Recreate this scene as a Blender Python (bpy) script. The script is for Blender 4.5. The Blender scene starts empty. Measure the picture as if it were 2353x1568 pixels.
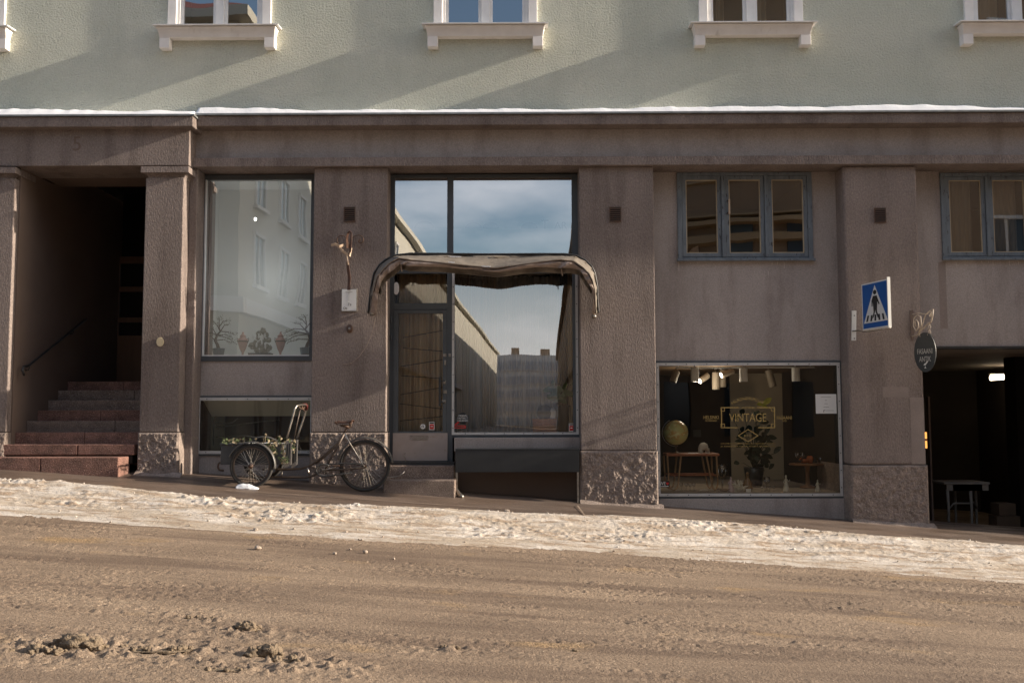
import bpy, math, random
import numpy as np
from mathutils import Matrix, Vector, Euler
random.seed(7); rng = np.random.default_rng(5)
S = bpy.context.scene; COL = S.collection; PI = math.pi
# ------------------------------------------------------------------ camera
EYE = Vector((0.0, -14.3, 1.6)); F_PX = 2287.0          # 2352-px-wide reading of the photograph
PITCH, YAW, ROLL = math.atan(178/2287), 0.0069, -0.0023
cam = bpy.data.cameras.new('camera'); camo = bpy.data.objects.new('camera', cam); COL.objects.link(camo)
cam.sensor_width = 36; cam.lens = 36*F_PX/2352; cam.clip_end = 2000; cam.clip_start = .05
CAMR = Matrix.Rotation(YAW, 4, 'Z') @ Matrix.Rotation(PI/2+PITCH, 4, 'X') @ Matrix.Rotation(ROLL, 4, 'Z')
camo.matrix_world = Matrix.Translation(EYE) @ CAMR
S.camera = camo
# ------------------------------------------------------------------ light
SUN = Vector((1.0, -0.037, 0.335)).normalized()          # towards the sun: along the street, just grazing the facade
sl = bpy.data.lights.new('sun', 'SUN'); sl.energy = 5.0; sl.angle = math.radians(.5); sl.color = (1, .87, .71)
so = bpy.data.objects.new('sun', sl); COL.objects.link(so); so.rotation_euler = SUN.to_track_quat('Z', 'Y').to_euler()
W = bpy.data.worlds.new('World'); S.world = W; W.use_nodes = True
wn, wl = W.node_tree.nodes, W.node_tree.links
bg = wn['Background']; sky = wn.new('ShaderNodeTexSky'); sky.sky_type = 'NISHITA'; sky.sun_disc = False
sky.sun_elevation = math.asin(SUN.z); sky.sun_rotation = math.atan2(SUN.x, SUN.y); sky.air_density = 1.0; sky.dust_density = 1.5; sky.ozone_density = 1.2
tc = wn.new('ShaderNodeTexCoord'); mp = wn.new('ShaderNodeMapping'); mp.inputs['Scale'].default_value = (1, 1, 2.6)
nz = wn.new('ShaderNodeTexNoise'); nz.inputs['Scale'].default_value = 3.2; nz.inputs['Detail'].default_value = 7; nz.inputs['Roughness'].default_value = .5
rp = wn.new('ShaderNodeValToRGB'); rp.color_ramp.elements[0].position = .47; rp.color_ramp.elements[1].position = .74
mx = wn.new('ShaderNodeMix'); mx.data_type = 'RGBA'; mx.inputs[7].default_value = (9.4, 9.1, 9.3, 1)
mm = wn.new('ShaderNodeMath'); mm.operation = 'MULTIPLY'; mm.inputs[1].default_value = .72
wl.new(tc.outputs['Generated'], mp.inputs[0]); wl.new(mp.outputs[0], nz.inputs['Vector']); wl.new(nz.outputs[0], rp.inputs[0])
wl.new(rp.outputs[0], mm.inputs[0]); sz_ = wn.new('ShaderNodeSeparateXYZ'); wl.new(tc.outputs['Generated'], sz_.inputs[0])
hz = wn.new('ShaderNodeMapRange'); hz.inputs[1].default_value = .02; hz.inputs[2].default_value = .17; hz.inputs[3].default_value = .85; hz.inputs[4].default_value = 0; wl.new(sz_.outputs[2], hz.inputs[0])
mq = wn.new('ShaderNodeMath'); mq.operation = 'MAXIMUM'; wl.new(mm.outputs[0], mq.inputs[0]); wl.new(hz.outputs[0], mq.inputs[1]); wl.new(mq.outputs[0], mx.inputs[0]); wl.new(sky.outputs[0], mx.inputs[6]); wl.new(mx.outputs[2], bg.inputs[0])
bg.inputs[1].default_value = .11
S.view_settings.view_transform = 'Standard'; S.view_settings.look = 'None'; S.view_settings.exposure = 1.0; S.view_settings.gamma = 1
S.cycles.max_bounces = 8; S.cycles.transparent_max_bounces = 16

# ------------------------------------------------------------------ reading positions: pixel of the 2352-wide photo -> point on plane y=Y
def F(u, v, Y=0.0):
    d = CAMR.to_3x3() @ Vector(((u-1176)/F_PX, -(v-784)/F_PX, -1))
    t = (Y-EYE.y)/d.y
    p = EYE + d*t; return p.x, p.z
def P3(u, v, Y=0.0):
    x, z = F(u, v, Y); return Vector((x, Y, z))
def zoomer(x0, y0, k):
    return lambda a, b, Y=0.0: P3((x0+a/k)*.9046, (y0+b/k)*.9046, Y)
Z3 = zoomer(460, 400, 2.613); Z4 = zoomer(480, 960, 4.357); Z5 = zoomer(920, 400, 3.408); Z6 = zoomer(920, 760, 2.903)
ZV = zoomer(1640, 900, 3.5635); ZS = zoomer(2100, 400, 3.016); ZR = zoomer(2100, 860, 2.704); ZL = zoomer(0, 750, 2.8505)
def R(u0, v0, u1, v1, Y=0.0):
    a, b, c, d = F(u0, v0, Y), F(u1, v0, Y), F(u0, v1, Y), F(u1, v1, Y)
    return (a[0]+c[0])/2, (b[0]+d[0])/2, (c[1]+d[1])/2, (a[1]+b[1])/2      # x0,x1,z0,z1
def XU(u, v, Y=0.0): return F(u, v, Y)[0]
def ZU(u, v, Y=0.0): return F(u, v, Y)[1]

# ------------------------------------------------------------------ ground
def interp(y, t):
    ys = [a for a, b in t]; return np.interp(y, ys, [b for a, b in t])
PAV = [(-2.6, 1.30), (-2.2, 1.285), (-1.7, 1.25), (0, 1.115), (.5, 1.115)]
ROAD = [(-400, 1.9), (-60, 1.8), (-18, 1.66), (-14.3, 1.64), (-8.6, 1.51), (-3.3, 1.42), (-2.3, 1.38), (0, 1.36), (60, 1.36)]
def slope(y): return np.interp(y, [-20, -2, 0], [.060, .0655, .0726])
def xe(x): return 45*np.tanh(np.asarray(x, float)/45)
def GP(x, y): return 1.6 - interp(y, PAV) - slope(y)*xe(x)
def GR(x, y): return 1.6 - interp(y, ROAD) - slope(y)*xe(x)
def gp(x, y): return float(GP(x, y))
def gr(x, y): return float(GR(x, y))

# value noise
_tab = rng.random((256, 256))
def vn(x, y):
    x = np.asarray(x, float); y = np.asarray(y, float)
    xi = np.floor(x).astype(int); yi = np.floor(y).astype(int); fx = x-xi; fy = y-yi
    fx = fx*fx*(3-2*fx); fy = fy*fy*(3-2*fy)
    a = _tab[xi % 256, yi % 256]; b = _tab[(xi+1) % 256, yi % 256]; c = _tab[xi % 256, (yi+1) % 256]; d = _tab[(xi+1) % 256, (yi+1) % 256]
    return (a*(1-fx)+b*fx)*(1-fy)+(c*(1-fx)+d*fx)*fy
def fbm(x, y, o=4, g=.5):
    s = 0; a = 1; t = 0
    for i in range(o):
        s = s + a*vn(x*2**i+17.3*i, y*2**i+9.1*i); t += a; a *= g
    return s/t

# ------------------------------------------------------------------ materials
def newmat(name):
    m = bpy.data.materials.new(name); m.use_nodes = True; return m, m.node_tree.nodes, m.node_tree.links, m.node_tree.nodes['Principled BSDF']
def coordnode(n, l, world, scale):
    mp = n.new('ShaderNodeMapping'); mp.inputs['Scale'].default_value = scale if hasattr(scale, '__len__') else (scale,)*3
    if world: g = n.new('ShaderNodeNewGeometry'); l.new(g.outputs['Position'], mp.inputs[0])
    else: g = n.new('ShaderNodeTexCoord'); l.new(g.outputs['Object'], mp.inputs[0])
    return mp
def noise(n, l, scale, detail=4, rough=.5, world=True):
    c = coordnode(n, l, world, scale); t = n.new('ShaderNodeTexNoise'); t.inputs['Scale'].default_value = 1
    t.inputs['Detail'].default_value = detail; t.inputs['Roughness'].default_value = rough; l.new(c.outputs[0], t.inputs['Vector']); return t.outputs[0]
def ramp(n, l, src, a, b):
    r = n.new('ShaderNodeMapRange'); r.inputs[1].default_value = a; r.inputs[2].default_value = b; l.new(src, r.inputs[0]); return r.outputs[0]
def mixc(n, l, fac, c1, c2):
    m = n.new('ShaderNodeMix'); m.data_type = 'RGBA'
    if isinstance(fac, (int, float)): m.inputs[0].default_value = fac
    else: l.new(fac, m.inputs[0])
    for i, c in ((6, c1), (7, c2)):
        if isinstance(c, (tuple, list)): m.inputs[i].default_value = (*c, 1)
        else: l.new(c, m.inputs[i])
    return m.outputs[2]
def bump(n, l, bs, layers):
    prev = None
    for src, st, dist in layers:
        b = n.new('ShaderNodeBump'); b.inputs['Strength'].default_value = st; b.inputs['Distance'].default_value = dist
        l.new(src, b.inputs['Height'])
        if prev: l.new(prev, b.inputs['Normal'])
        prev = b.outputs[0]
    l.new(prev, bs.inputs['Normal'])
def surf(name, c1, c2=None, vs=3, rough=.8, bumps=(), spec=.3, metal=0, world=False, speck=None, stain=None, grain=None):
    """c1/c2 blended by a cloudy noise; bumps = (scale, strength, distance); speck = (scale, lo, hi, colour); stain likewise"""
    m, n, l, b = newmat(name); c2 = c2 or tuple(v*.8 for v in c1)
    col = mixc(n, l, ramp(n, l, noise(n, l, vs, 5, .55, world), .32, .68), c1, c2)
    if stain: col = mixc(n, l, ramp(n, l, noise(n, l, stain[0], 5, .6, world), stain[1], stain[2]), col, stain[3])
    if speck: col = mixc(n, l, ramp(n, l, noise(n, l, speck[0], 2, .5, world), speck[1], speck[2]), col, speck[3])
    if grain:
        g1 = ramp(n, l, noise(n, l, grain[0], 3, .75, world), .25, .75); g1.node.inputs[3].default_value = 1-grain[1]; g1.node.inputs[4].default_value = 1+grain[1]
        mg = n.new('ShaderNodeVectorMath'); mg.operation = 'SCALE'; l.new(col, mg.inputs[0]); l.new(g1, mg.inputs['Scale']); col = mg.outputs[0]
    l.new(col, b.inputs['Base Color']); b.inputs['Roughness'].default_value = rough; b.inputs['Metallic'].default_value = metal
    b.inputs['Specular IOR Level'].default_value = spec
    if bumps: bump(n, l, b, [(noise(n, l, s, 3, .6, world), st, d) for s, st, d in bumps])
    return m
def glass(name, fac=.3, tint=(1, 1, 1), wob=.02, ws=1.1, refl=(1, 1, 1)):
    m, n, l, b = newmat(name); n.remove(b)
    t = n.new('ShaderNodeBsdfTransparent'); t.inputs[0].default_value = (*tint, 1)
    g = n.new('ShaderNodeBsdfGlossy'); g.inputs['Roughness'].default_value = 0; g.inputs[0].default_value = (*refl, 1)
    fr = n.new('ShaderNodeFresnel'); fr.inputs[0].default_value = 1.5
    ad = n.new('ShaderNodeMath'); ad.operation = 'ADD'; ad.inputs[1].default_value = fac-.04; ad.use_clamp = True; l.new(fr.outputs[0], ad.inputs[0])
    x = n.new('ShaderNodeMixShader'); l.new(ad.outputs[0], x.inputs[0]); l.new(t.outputs[0], x.inputs[1]); l.new(g.outputs[0], x.inputs[2])
    bp = n.new('ShaderNodeBump'); bp.inputs['Strength'].default_value = 1; bp.inputs['Distance'].default_value = wob*.1
    l.new(noise(n, l, ws, 1, .4, True), bp.inputs['Height']); l.new(bp.outputs[0], g.inputs['Normal']); l.new(x.outputs[0], n['Material Output'].inputs[0])
    return m
def emit(name, c, s):
    m, n, l, b = newmat(name); b.inputs['Base Color'].default_value = (*c, 1); b.inputs['Emission Color'].default_value = (*c, 1); b.inputs['Emission Strength'].default_value = s; return m

M = {}
BR1, BR2 = (.245, .20, .18), (.185, .15, .134)
M['render'] = surf('brown_roughcast', BR1, BR2, (1.1, 1.1, .6), .85, [((55, 55, 20), 1.0, .024), ((140, 140, 90), .6, .008)], .25, world=True, grain=((50, 50, 28), .34),
                   speck=((95, 95, 40), .64, .74, (.36, .28, .23)), stain=((3.2, 3.2, .55), .50, .72, (.135, .106, .094)))
M['panel'] = surf('brown_fine_render', (.36, .315, .292), (.285, .25, .232), (.9, .9, .7), .85, [((90, 90, 60), .6, .006)], .25, world=True, grain=((55, 55, 45), .24),
                  speck=(110, .68, .78, (.38, .33, .30)), stain=((2.8, 2.8, .7), .50, .70, (.235, .20, .185)))
M['base'] = surf('rock_faced_stone', (.27, .215, .185), (.17, .135, .115), 9, .8, [(45, .8, .012), (130, .6, .006)], .3, world=True, grain=(48, .4), speck=(70, .6, .75, (.42, .34, .28)))
M['green'] = surf('green_roughcast', (.69, .69, .585), (.56, .585, .495), (.45, .45, .8), .9, [(36, 1.0, .045), (90, .7, .012)], .2, world=True, grain=(42, .13), stain=((1.2, 1.2, .35), .52, .8, (.52, .54, .455)))
M['white_plaster'] = surf('white_plaster', (.80, .77, .74), (.72, .69, .66), 5, .8, [(60, .4, .004)], .2, world=True, stain=((6, 6, 2), .6, .8, (.5, .46, .42)))
M['white_paint'] = surf('white_wood_paint', (.70, .69, .68), (.62, .61, .60), 6, .5, [((90, 90, 12), .25, .002)], .4)
M['grey_frame'] = surf('blue_grey_metal_paint', (.075, .084, .092), (.06, .067, .074), 4, .5, [(60, .15, .002)], .4)
M['old_frame'] = surf('weathered_blue_grey_wood', (.16, .185, .21), (.11, .13, .15), (12, 12, 3), .65, [((70, 70, 10), .6, .004)], .3, stain=((40, 40, 9), .60, .66, (.05, .05, .05)))
M['alu'] = surf('pale_screwed_strip', (.50, .49, .47), (.42, .41, .40), 5, .45, [], .4)
M['putty'] = surf('ochre_glazing_bead', (.42, .34, .23), (.34, .27, .18), 8, .6)
M['snow'] = surf('clean_snow', (.74, .75, .77), (.68, .69, .72), 8, .6, [(30, .6, .01)], .3, world=True)
M['zinc'] = surf('zinc_flashing', (.30, .31, .31), (.2, .21, .21), 8, .45, [], .5, metal=.5, world=True)
M['granite_red'] = surf('red_granite', (.25, .13, .10), (.12, .065, .05), 6, .75, [(50, 1, .02), (140, .5, .006)], .3, world=True, grain=(60, .45), speck=(120, .6, .7, (.40, .25, .2)))
M['granite_grey'] = surf('grey_pink_granite', (.20, .15, .125), (.12, .088, .072), 7, .75, [(60, 1, .014)], .3, world=True, grain=(60, .45), speck=(120, .58, .7, (.42, .34, .28)))
M['dark_metal'] = surf('black_metal', (.02, .02, .021), (.03, .03, .03), 6, .45, [], .5)
M['iron'] = surf('rusty_iron', (.075, .055, .045), (.13, .07, .045), 20, .6, [(90, .4, .003)], .4, metal=.4)
M['steel'] = surf('worn_steel', (.35, .33, .30), (.2, .17, .14), 20, .4, [], .5, metal=.8)
M['rubber'] = surf('tyre_rubber', (.028, .026, .025), (.05, .046, .042), 25, .75)
M['black'] = surf('black_board', (.022, .024, .026), (.03, .032, .034), 4, .5, [(80, .2, .003)], .4)
M['near_black'] = surf('dark_interior', (.018, .014, .012), (.012, .01, .009), 2, .9); M['night'] = surf('unlit_wall', (.006, .005, .0045), (.004, .0035, .003), 2, .95)  # near-black colours put the darkness of rooms and entrance into the walls
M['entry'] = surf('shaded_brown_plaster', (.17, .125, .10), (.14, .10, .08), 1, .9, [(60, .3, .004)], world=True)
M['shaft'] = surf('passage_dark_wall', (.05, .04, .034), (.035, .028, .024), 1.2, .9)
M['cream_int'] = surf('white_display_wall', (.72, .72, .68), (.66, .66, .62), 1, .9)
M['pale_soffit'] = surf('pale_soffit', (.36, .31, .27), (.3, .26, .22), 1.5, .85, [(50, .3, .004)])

# ------------------------------------------------------------------ mesh builder
BASE = {}
def tagp(o, label=None, cat=None, group=None, kind=None):
    for k, v in (('label', label), ('category', cat), ('group', group), ('kind', kind)):
        if v: o[k] = v
    return o
class MB:
    def __init__(s): s.v = []; s.f = []; s.mi = []; s.cur = 0
    def add(s, vs, fs):
        o = len(s.v); s.v += [tuple(p) for p in vs]; s.f += [tuple(i+o for i in f) for f in fs]; s.mi += [s.cur]*len(fs); return s
    def box(s, x0, x1, y0, y1, z0, z1):
        v = [(x, y, z) for x in (x0, x1) for y in (y0, y1) for z in (z0, z1)]
        return s.add(v, [(0, 1, 3, 2), (4, 6, 7, 5), (0, 4, 5, 1), (2, 3, 7, 6), (0, 2, 6, 4), (1, 5, 7, 3)])
    def frame(s, x0, x1, z0, z1, w, y0, y1, wb=None, wt=None):
        wb = wb or w; wt = wt or w
        s.box(x0, x0+w, y0, y1, z0, z1); s.box(x1-w, x1, y0, y1, z0, z1); s.box(x0+w, x1-w, y0, y1, z0, z0+wb); s.box(x0+w, x1-w, y0, y1, z1-wt, z1); return s
    def tube(s, pts, r, n=8, caps=True):
        pts = [Vector(p) for p in pts]; rs = r if isinstance(r, (list, tuple)) else [r]*len(pts)
        vs = []; up = None
        for i, p in enumerate(pts):
            d = (pts[min(i+1, len(pts)-1)]-pts[max(i-1, 0)]).normalized()
            if up is None: up = Vector((0, 1, 0)) if abs(d.y) < .9 else Vector((1, 0, 0))
            a = d.cross(up).normalized(); up = a.cross(d).normalized(); 
            for k in range(n):
                t = 2*PI*k/n; vs.append(p+(a*math.cos(t)+up*math.sin(t))*rs[i])
        fs = [(i*n+k, i*n+(k+1) % n, (i+1)*n+(k+1) % n, (i+1)*n+k) for i in range(len(pts)-1) for k in range(n)]
        if caps: fs += [tuple(range(n-1, -1, -1)), tuple((len(pts)-1)*n+k for k in range(n))]
        return s.add(vs, fs)
    def lathe(s, c, prof, n=20, axis=Vector((0, 0, 1))):
        q = axis.to_track_quat('Z', 'Y'); c = Vector(c); vs = []
        for r, h in prof:
            for k in range(n):
                t = 2*PI*k/n; vs.append(c+q @ Vector((r*math.cos(t), r*math.sin(t), h)))
        m = len(prof); fs = [(i*n+k, i*n+(k+1) % n, (i+1)*n+(k+1) % n, (i+1)*n+k) for i in range(m-1) for k in range(n)]
        fs += [tuple(range(n-1, -1, -1)), tuple((m-1)*n+k for k in range(n))]
        return s.add(vs, fs)
    def prism(s, poly, off):          # poly: list of 3D points, off: extrude vector
        n = len(poly); off = Vector(off); a = [Vector(p) for p in poly]; b = [p+off for p in a]
        return s.add(a+b, [tuple(range(n)), tuple(range(2*n-1, n-1, -1))]+[(i, (i+1) % n+0, (i+1) % n+n, i+n) for i in range(n)])
    def blob(s, c, r, amp=.2, n=10, seed=0, freq=2.0, sq=(1, 1, 1)):
        c = Vector(c); r3 = r if hasattr(r, '__len__') else (r, r, r); vs = []; rows = n; cols = 2*n
        for i in range(rows+1):
            th = PI*i/rows
            for j in range(cols):
                ph = 2*PI*j/cols; d = Vector((math.sin(th)*math.cos(ph), math.sin(th)*math.sin(ph), math.cos(th)))
                k = 1+amp*2*(float(fbm(d.x*freq+seed*3.7+50, d.y*freq+d.z*freq*1.7+seed*1.3+50, 3, .6))-.5)*1.6 if 0 < i < rows else 1
                vs.append(c+Vector((d.x*r3[0], d.y*r3[1], d.z*r3[2]))*k)
        fs = [(i*cols+j, (i+1)*cols+j, (i+1)*cols+(j+1) % cols, i*cols+(j+1) % cols) for i in range(rows) for j in range(cols)]
        return s.add(vs, fs)
    def grid(s, fn, nu, nv):
        vs = [fn(i/nu, j/nv) for i in range(nu+1) for j in range(nv+1)]
        return s.add(vs, [(i*(nv+1)+j, (i+1)*(nv+1)+j, (i+1)*(nv+1)+j+1, i*(nv+1)+j+1) for i in range(nu) for j in range(nv)])
    def text(s, body, pos, size, rot=(PI/2, 0, 0), align='CENTER', ext=.0008, sx=1.0, arc=None, fit=None):
        cu = bpy.data.curves.new('t', 'FONT'); cu.body = body; cu.size = size; cu.align_x = align; cu.align_y = 'CENTER'; cu.extrude = ext; cu.resolution_u = 3
        o = bpy.data.objects.new('t', cu); COL.objects.link(o); bpy.context.view_layer.update()
        me = bpy.data.meshes.new_from_object(o.evaluated_get(bpy.context.evaluated_depsgraph_get()))
        if fit:
            X_ = [v.co.x for v in me.vertices]; Y_ = [v.co.y for v in me.vertices]; cx_ = (max(X_)+min(X_))/2; cy_ = (max(Y_)+min(Y_))/2; kx, ky = fit[0]/(max(X_)-min(X_)), fit[1]/(max(Y_)-min(Y_))
            for v in me.vertices: v.co.x = (v.co.x-cx_)*kx; v.co.y = (v.co.y-cy_)*ky
        mt = Matrix.Translation(pos) @ Euler(rot).to_matrix().to_4x4()
        def warp(c):
            x = c.x*sx; y = c.y
            if arc: t = x/arc; return Vector(((arc+y)*math.sin(t), (arc+y)*math.cos(t)-arc, c.z))
            return Vector((x, y, c.z))
        s.add([mt @ warp(v.co) for v in me.vertices], [tuple(p.vertices) for p in me.polygons])
        bpy.data.objects.remove(o); bpy.data.curves.remove(cu); bpy.data.meshes.remove(me); return s
    def build(s, name, m, parent=None, smooth=False, bevel=0, thick=0, origin=None, subd=0):
        me = bpy.data.meshes.new(name)
        if parent is not None: b = BASE[parent]
        elif origin is not None: b = Vector(origin)
        else:
            a = np.array(s.v); b = Vector((float(a[:, 0].mean()), float(a[:, 1].mean()), float(a[:, 2].min())))
        me.from_pydata([(p[0]-b.x, p[1]-b.y, p[2]-b.z) for p in s.v], [], s.f); me.update()
        ms = m if isinstance(m, (list, tuple)) else [m]
        for q in ms: me.materials.append(M[q] if isinstance(q, str) else q)
        if len(ms) > 1: me.polygons.foreach_set('material_index', s.mi)
        if smooth: me.polygons.foreach_set('use_smooth', [True]*len(me.polygons))
        o = bpy.data.objects.new(name, me); COL.objects.link(o); BASE[o] = b
        if parent is not None: o.parent = parent
        else: o.location = b
        if thick: md = o.modifiers.new('s', 'SOLIDIFY'); md.thickness = thick; md.offset = 0
        if subd: md = o.modifiers.new('u', 'SUBSURF'); md.levels = subd; md.render_levels = subd
        if bevel: md = o.modifiers.new('b', 'BEVEL'); md.width = bevel; md.segments = 2; md.limit_method = 'ANGLE'; md.angle_limit = .6
        return o
def thing(name, loc, label, cat, group=None):
    o = bpy.data.objects.new(name, None); COL.objects.link(o); o.location = loc; BASE[o] = Vector(loc); o.empty_display_size = .1
    return tagp(o, label, cat, group)
def one(mb, name, m, label, cat, group=None, **k): return tagp(mb.build(name, m, **k), label, cat, group)
def struct(mb, name, m, kind='structure', **k): return tagp(mb.build(name, m, **k), kind=kind)
def npgrid(name, xs, ys, zz, m, smooth=True, kind='structure'):
    X, Y = np.meshgrid(xs, ys, indexing='ij'); nx, ny = len(xs), len(ys)
    co = np.stack([X, Y, zz], -1).reshape(-1, 3).astype(np.float32)
    i = np.arange(nx-1)[:, None]*ny+np.arange(ny-1)[None]; q = np.stack([i, i+ny, i+ny+1, i+1], -1).reshape(-1, 4)
    me = bpy.data.meshes.new(name); me.vertices.add(len(co)); me.vertices.foreach_set('co', co.ravel())
    me.loops.add(q.size); me.loops.foreach_set('vertex_index', q.ravel().astype(np.int32)); me.polygons.add(len(q))
    me.polygons.foreach_set('loop_start', np.arange(0, q.size, 4, dtype=np.int32)); me.polygons.foreach_set('loop_total', np.full(len(q), 4, np.int32))
    me.polygons.foreach_set('use_smooth', np.full(len(q), smooth)); me.update(calc_edges=True); me.validate()
    me.materials.append(m); o = bpy.data.objects.new(name, me); COL.objects.link(o); o['kind'] = kind; return o
def rough_face(mb, x0, x1, z0, z1, y, amp=.02, step=.011, seed=0, taper=.02):
    """a displaced rock-faced front, with its returned edges"""
    nx = max(2, int((x1-x0)/step)); nz_ = max(2, int((z1-z0)/step))
    gx = np.linspace(x0, x1, nx+1); gz = np.linspace(z0, z1, nz_+1); X, Zg = np.meshgrid(gx, gz, indexing='ij')
    h = (fbm(X*17+seed*31, Zg*15, 4, .6)*1.5 + .45*fbm(X*44, Zg*40+seed, 2))*amp
    e = np.minimum.reduce([X-x0, x1-X, Zg-z0+.05, z1-Zg]); h = h*np.clip(e/taper, 0, 1)
    yy = y-h; v = np.stack([X, yy, Zg], -1).reshape(-1, 3); n = nz_+1
    fs = [(i*n+j, (i+1)*n+j, (i+1)*n+j+1, i*n+j+1) for i in range(nx) for j in range(nz_)]
    mb.add([tuple(map(float, p)) for p in v], fs)

# ================================================================== GROUND
def roadmat():
    m, n, l, b = newmat('sandy_slush')
    big = ramp(n, l, noise(n, l, (.55, 2.2, 1), 5, .6), .35, .65)
    c = mixc(n, l, big, (.325, .243, .173), (.205, .151, .109))
    c = mixc(n, l, ramp(n, l, noise(n, l, (.28, 2.6, 1), 5, .55), .48, .64), c, (.165, .118, .086))
    c = mixc(n, l, ramp(n, l, noise(n, l, (.8, 1.8, 1), 3, .5), .62, .72), c, (.33, .225, .125))
    c = mixc(n, l, ramp(n, l, noise(n, l, 48, 3, .7), .46, .70), c, (.15, .105, .072)); c = mixc(n, l, ramp(n, l, noise(n, l, 70, 2, .6), .66, .74), c, (.5, .41, .31))
    l.new(c, b.inputs['Base Color']); b.inputs['Roughness'].default_value = .62; b.inputs['Specular IOR Level'].default_value = .35
    bump(n, l, b, [(noise(n, l, (48, 54, 50), 4, .65), 1.0, .018), (noise(n, l, 110, 3, .6), .8, .006)]); return m
M['road'] = roadmat()
def pavmat():
    m, n, l, b = newmat('wet_asphalt')
    c = mixc(n, l, ramp(n, l, noise(n, l, (.9, 3, 1), 5, .6), .4, .62), (.125, .088, .066), (.08, .056, .043))
    c = mixc(n, l, ramp(n, l, noise(n, l, 90, 2, .6), .62, .74), c, (.34, .28, .22))
    l.new(c, b.inputs['Base Color']); r = ramp(n, l, noise(n, l, (1.3, 4, 1), 3, .5), .4, .6); l.new(r, b.inputs['Roughness'])
    mr = r.node; mr.inputs[3].default_value = .4; mr.inputs[4].default_value = .7
    bump(n, l, b, [(noise(n, l, 70, 3, .6), .5, .006)]); return m
M['pavement'] = pavmat()
def bankmat():
    m, n, l, b = newmat('dirty_snow')
    c = mixc(n, l, ramp(n, l, noise(n, l, (1.1, 4.5, 3), 5, .6), .40, .60), (.58, .53, .475), (.43, .36, .285))
    c = mixc(n, l, ramp(n, l, noise(n, l, (2.2, 11, 8), 5, .68), .48, .60), c, (.33, .25, .18))
    c = mixc(n, l, ramp(n, l, noise(n, l, 60, 2, .6), .64, .74), c, (.28, .2, .14))
    l.new(c, b.inputs['Base Color']); b.inputs['Roughness'].default_value = .6
    bump(n, l, b, [(noise(n, l, (24, 44, 30), 4, .65), .8, .02), (noise(n, l, 90, 3, .6), .6, .006)]); return m
M['bank'] = bankmat()
def spaced(a, b, ctr0, ctr1, fine, grow=1.18):
    out = list(np.arange(ctr0, ctr1, fine)); s = fine; x = out[-1]
    while x < b: s *= grow; x += s; out.append(min(x, b))
    s = fine; x = ctr0; lo = []
    while x > a: s *= grow; x -= s; lo.append(max(x, a))
    return np.array(sorted(set(lo+out)))
xs = spaced(-320, 320, -6.6, 6.6, .0155); ys = spaced(-420, 60, -9.0, -2.6, .0125)
X, Y = np.meshgrid(xs, ys, indexing='ij'); zz = GR(X, Y)
near = np.clip(1-(np.abs(X)-6.6)/2, 0, 1)*np.clip((Y+9.6)/.6, 0, 1)*np.clip((-2.2-Y)/.3, 0, 1)
lump = fbm(X*15, Y*19, 4, .62)-.5; patch = np.clip((fbm(X*.5+3, Y*2.2, 3)-.42)*4, 0.15, 1)
strk = np.abs(fbm(X*.35, Y*6+7, 3)-.5)
pit = np.clip((fbm(X*.9+13, Y*3.0+5, 4, .6)-.44)*5, .12, 1)
zz = zz + near*pit*(np.clip(fbm(X*33+3, Y*40, 2, .6)-.58, 0, 1)*.036-np.clip(fbm(X*30+71, Y*38+9, 2, .6)-.57, 0, 1)*.050)
zz = zz + near*(lump*.010*patch + np.clip(fbm(X*24, Y*30, 3, .6)-.55, 0, 1)*.03*patch - .012*np.clip(.10-strk, 0, 1)*4)
# ploughed crumbs of wet sand nearest the camera on the left
def crumb(cx, cy, rx, ry): return np.exp(-((X-cx)/rx)**2-((Y-cy)/ry)**2)
def gpos(u, v, fn=None):                  # pixel -> point on the road surface
    y = -13.0
    for _ in range(4000):
        x, z = F(u, v, y)
        if z < gr(x, y)+.0: return Vector((x, y, gr(x, y)))
        y += .004
        if y > -2: break
    return Vector((x, y, z))
zone = 0
for u, v, rx, ry in ((130, 1485, .45, .25), (330, 1490, .6, .28), (590, 1515, .5, .25), (560, 1450, .35, .2), (700, 1530, .5, .22), (430, 1420, .3, .15), (1030, 1490, .2, .1)):
    g = gpos(u, v); zone = zone+crumb(g.x, g.y, rx, ry)
zz = zz + np.clip(zone, 0, 1)*near*(np.clip(fbm(X*19+40, Y*23, 4, .65)-.50, 0, 1)*.12)
npgrid('road', xs, ys, zz, M['road'])
# pavement slab with its kerb face
xs = spaced(-60, 60, -8, 8, .06); ys = np.concatenate([[-2.33, -2.32], np.linspace(-2.3, 0, 60), [.6, 1.2]])
X, Y = np.meshgrid(xs, ys, indexing='ij'); zz = GP(X, Y)+(fbm(X*1.5, Y*3, 3)-.5)*.016; zz[:, 0] = GR(X[:, 0], Y[:, 0])-.1; 
npgrid('pavement', xs, ys, zz, M['pavement'])
ys = np.array([-18.0, -15.8, -15.79]); X, Y = np.meshgrid(xs, ys, indexing='ij'); zz = GR(X, Y)+.13; zz[:, 2] -= .2
npgrid('opposite_pavement', xs, ys, zz, M['pavement'])
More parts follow.
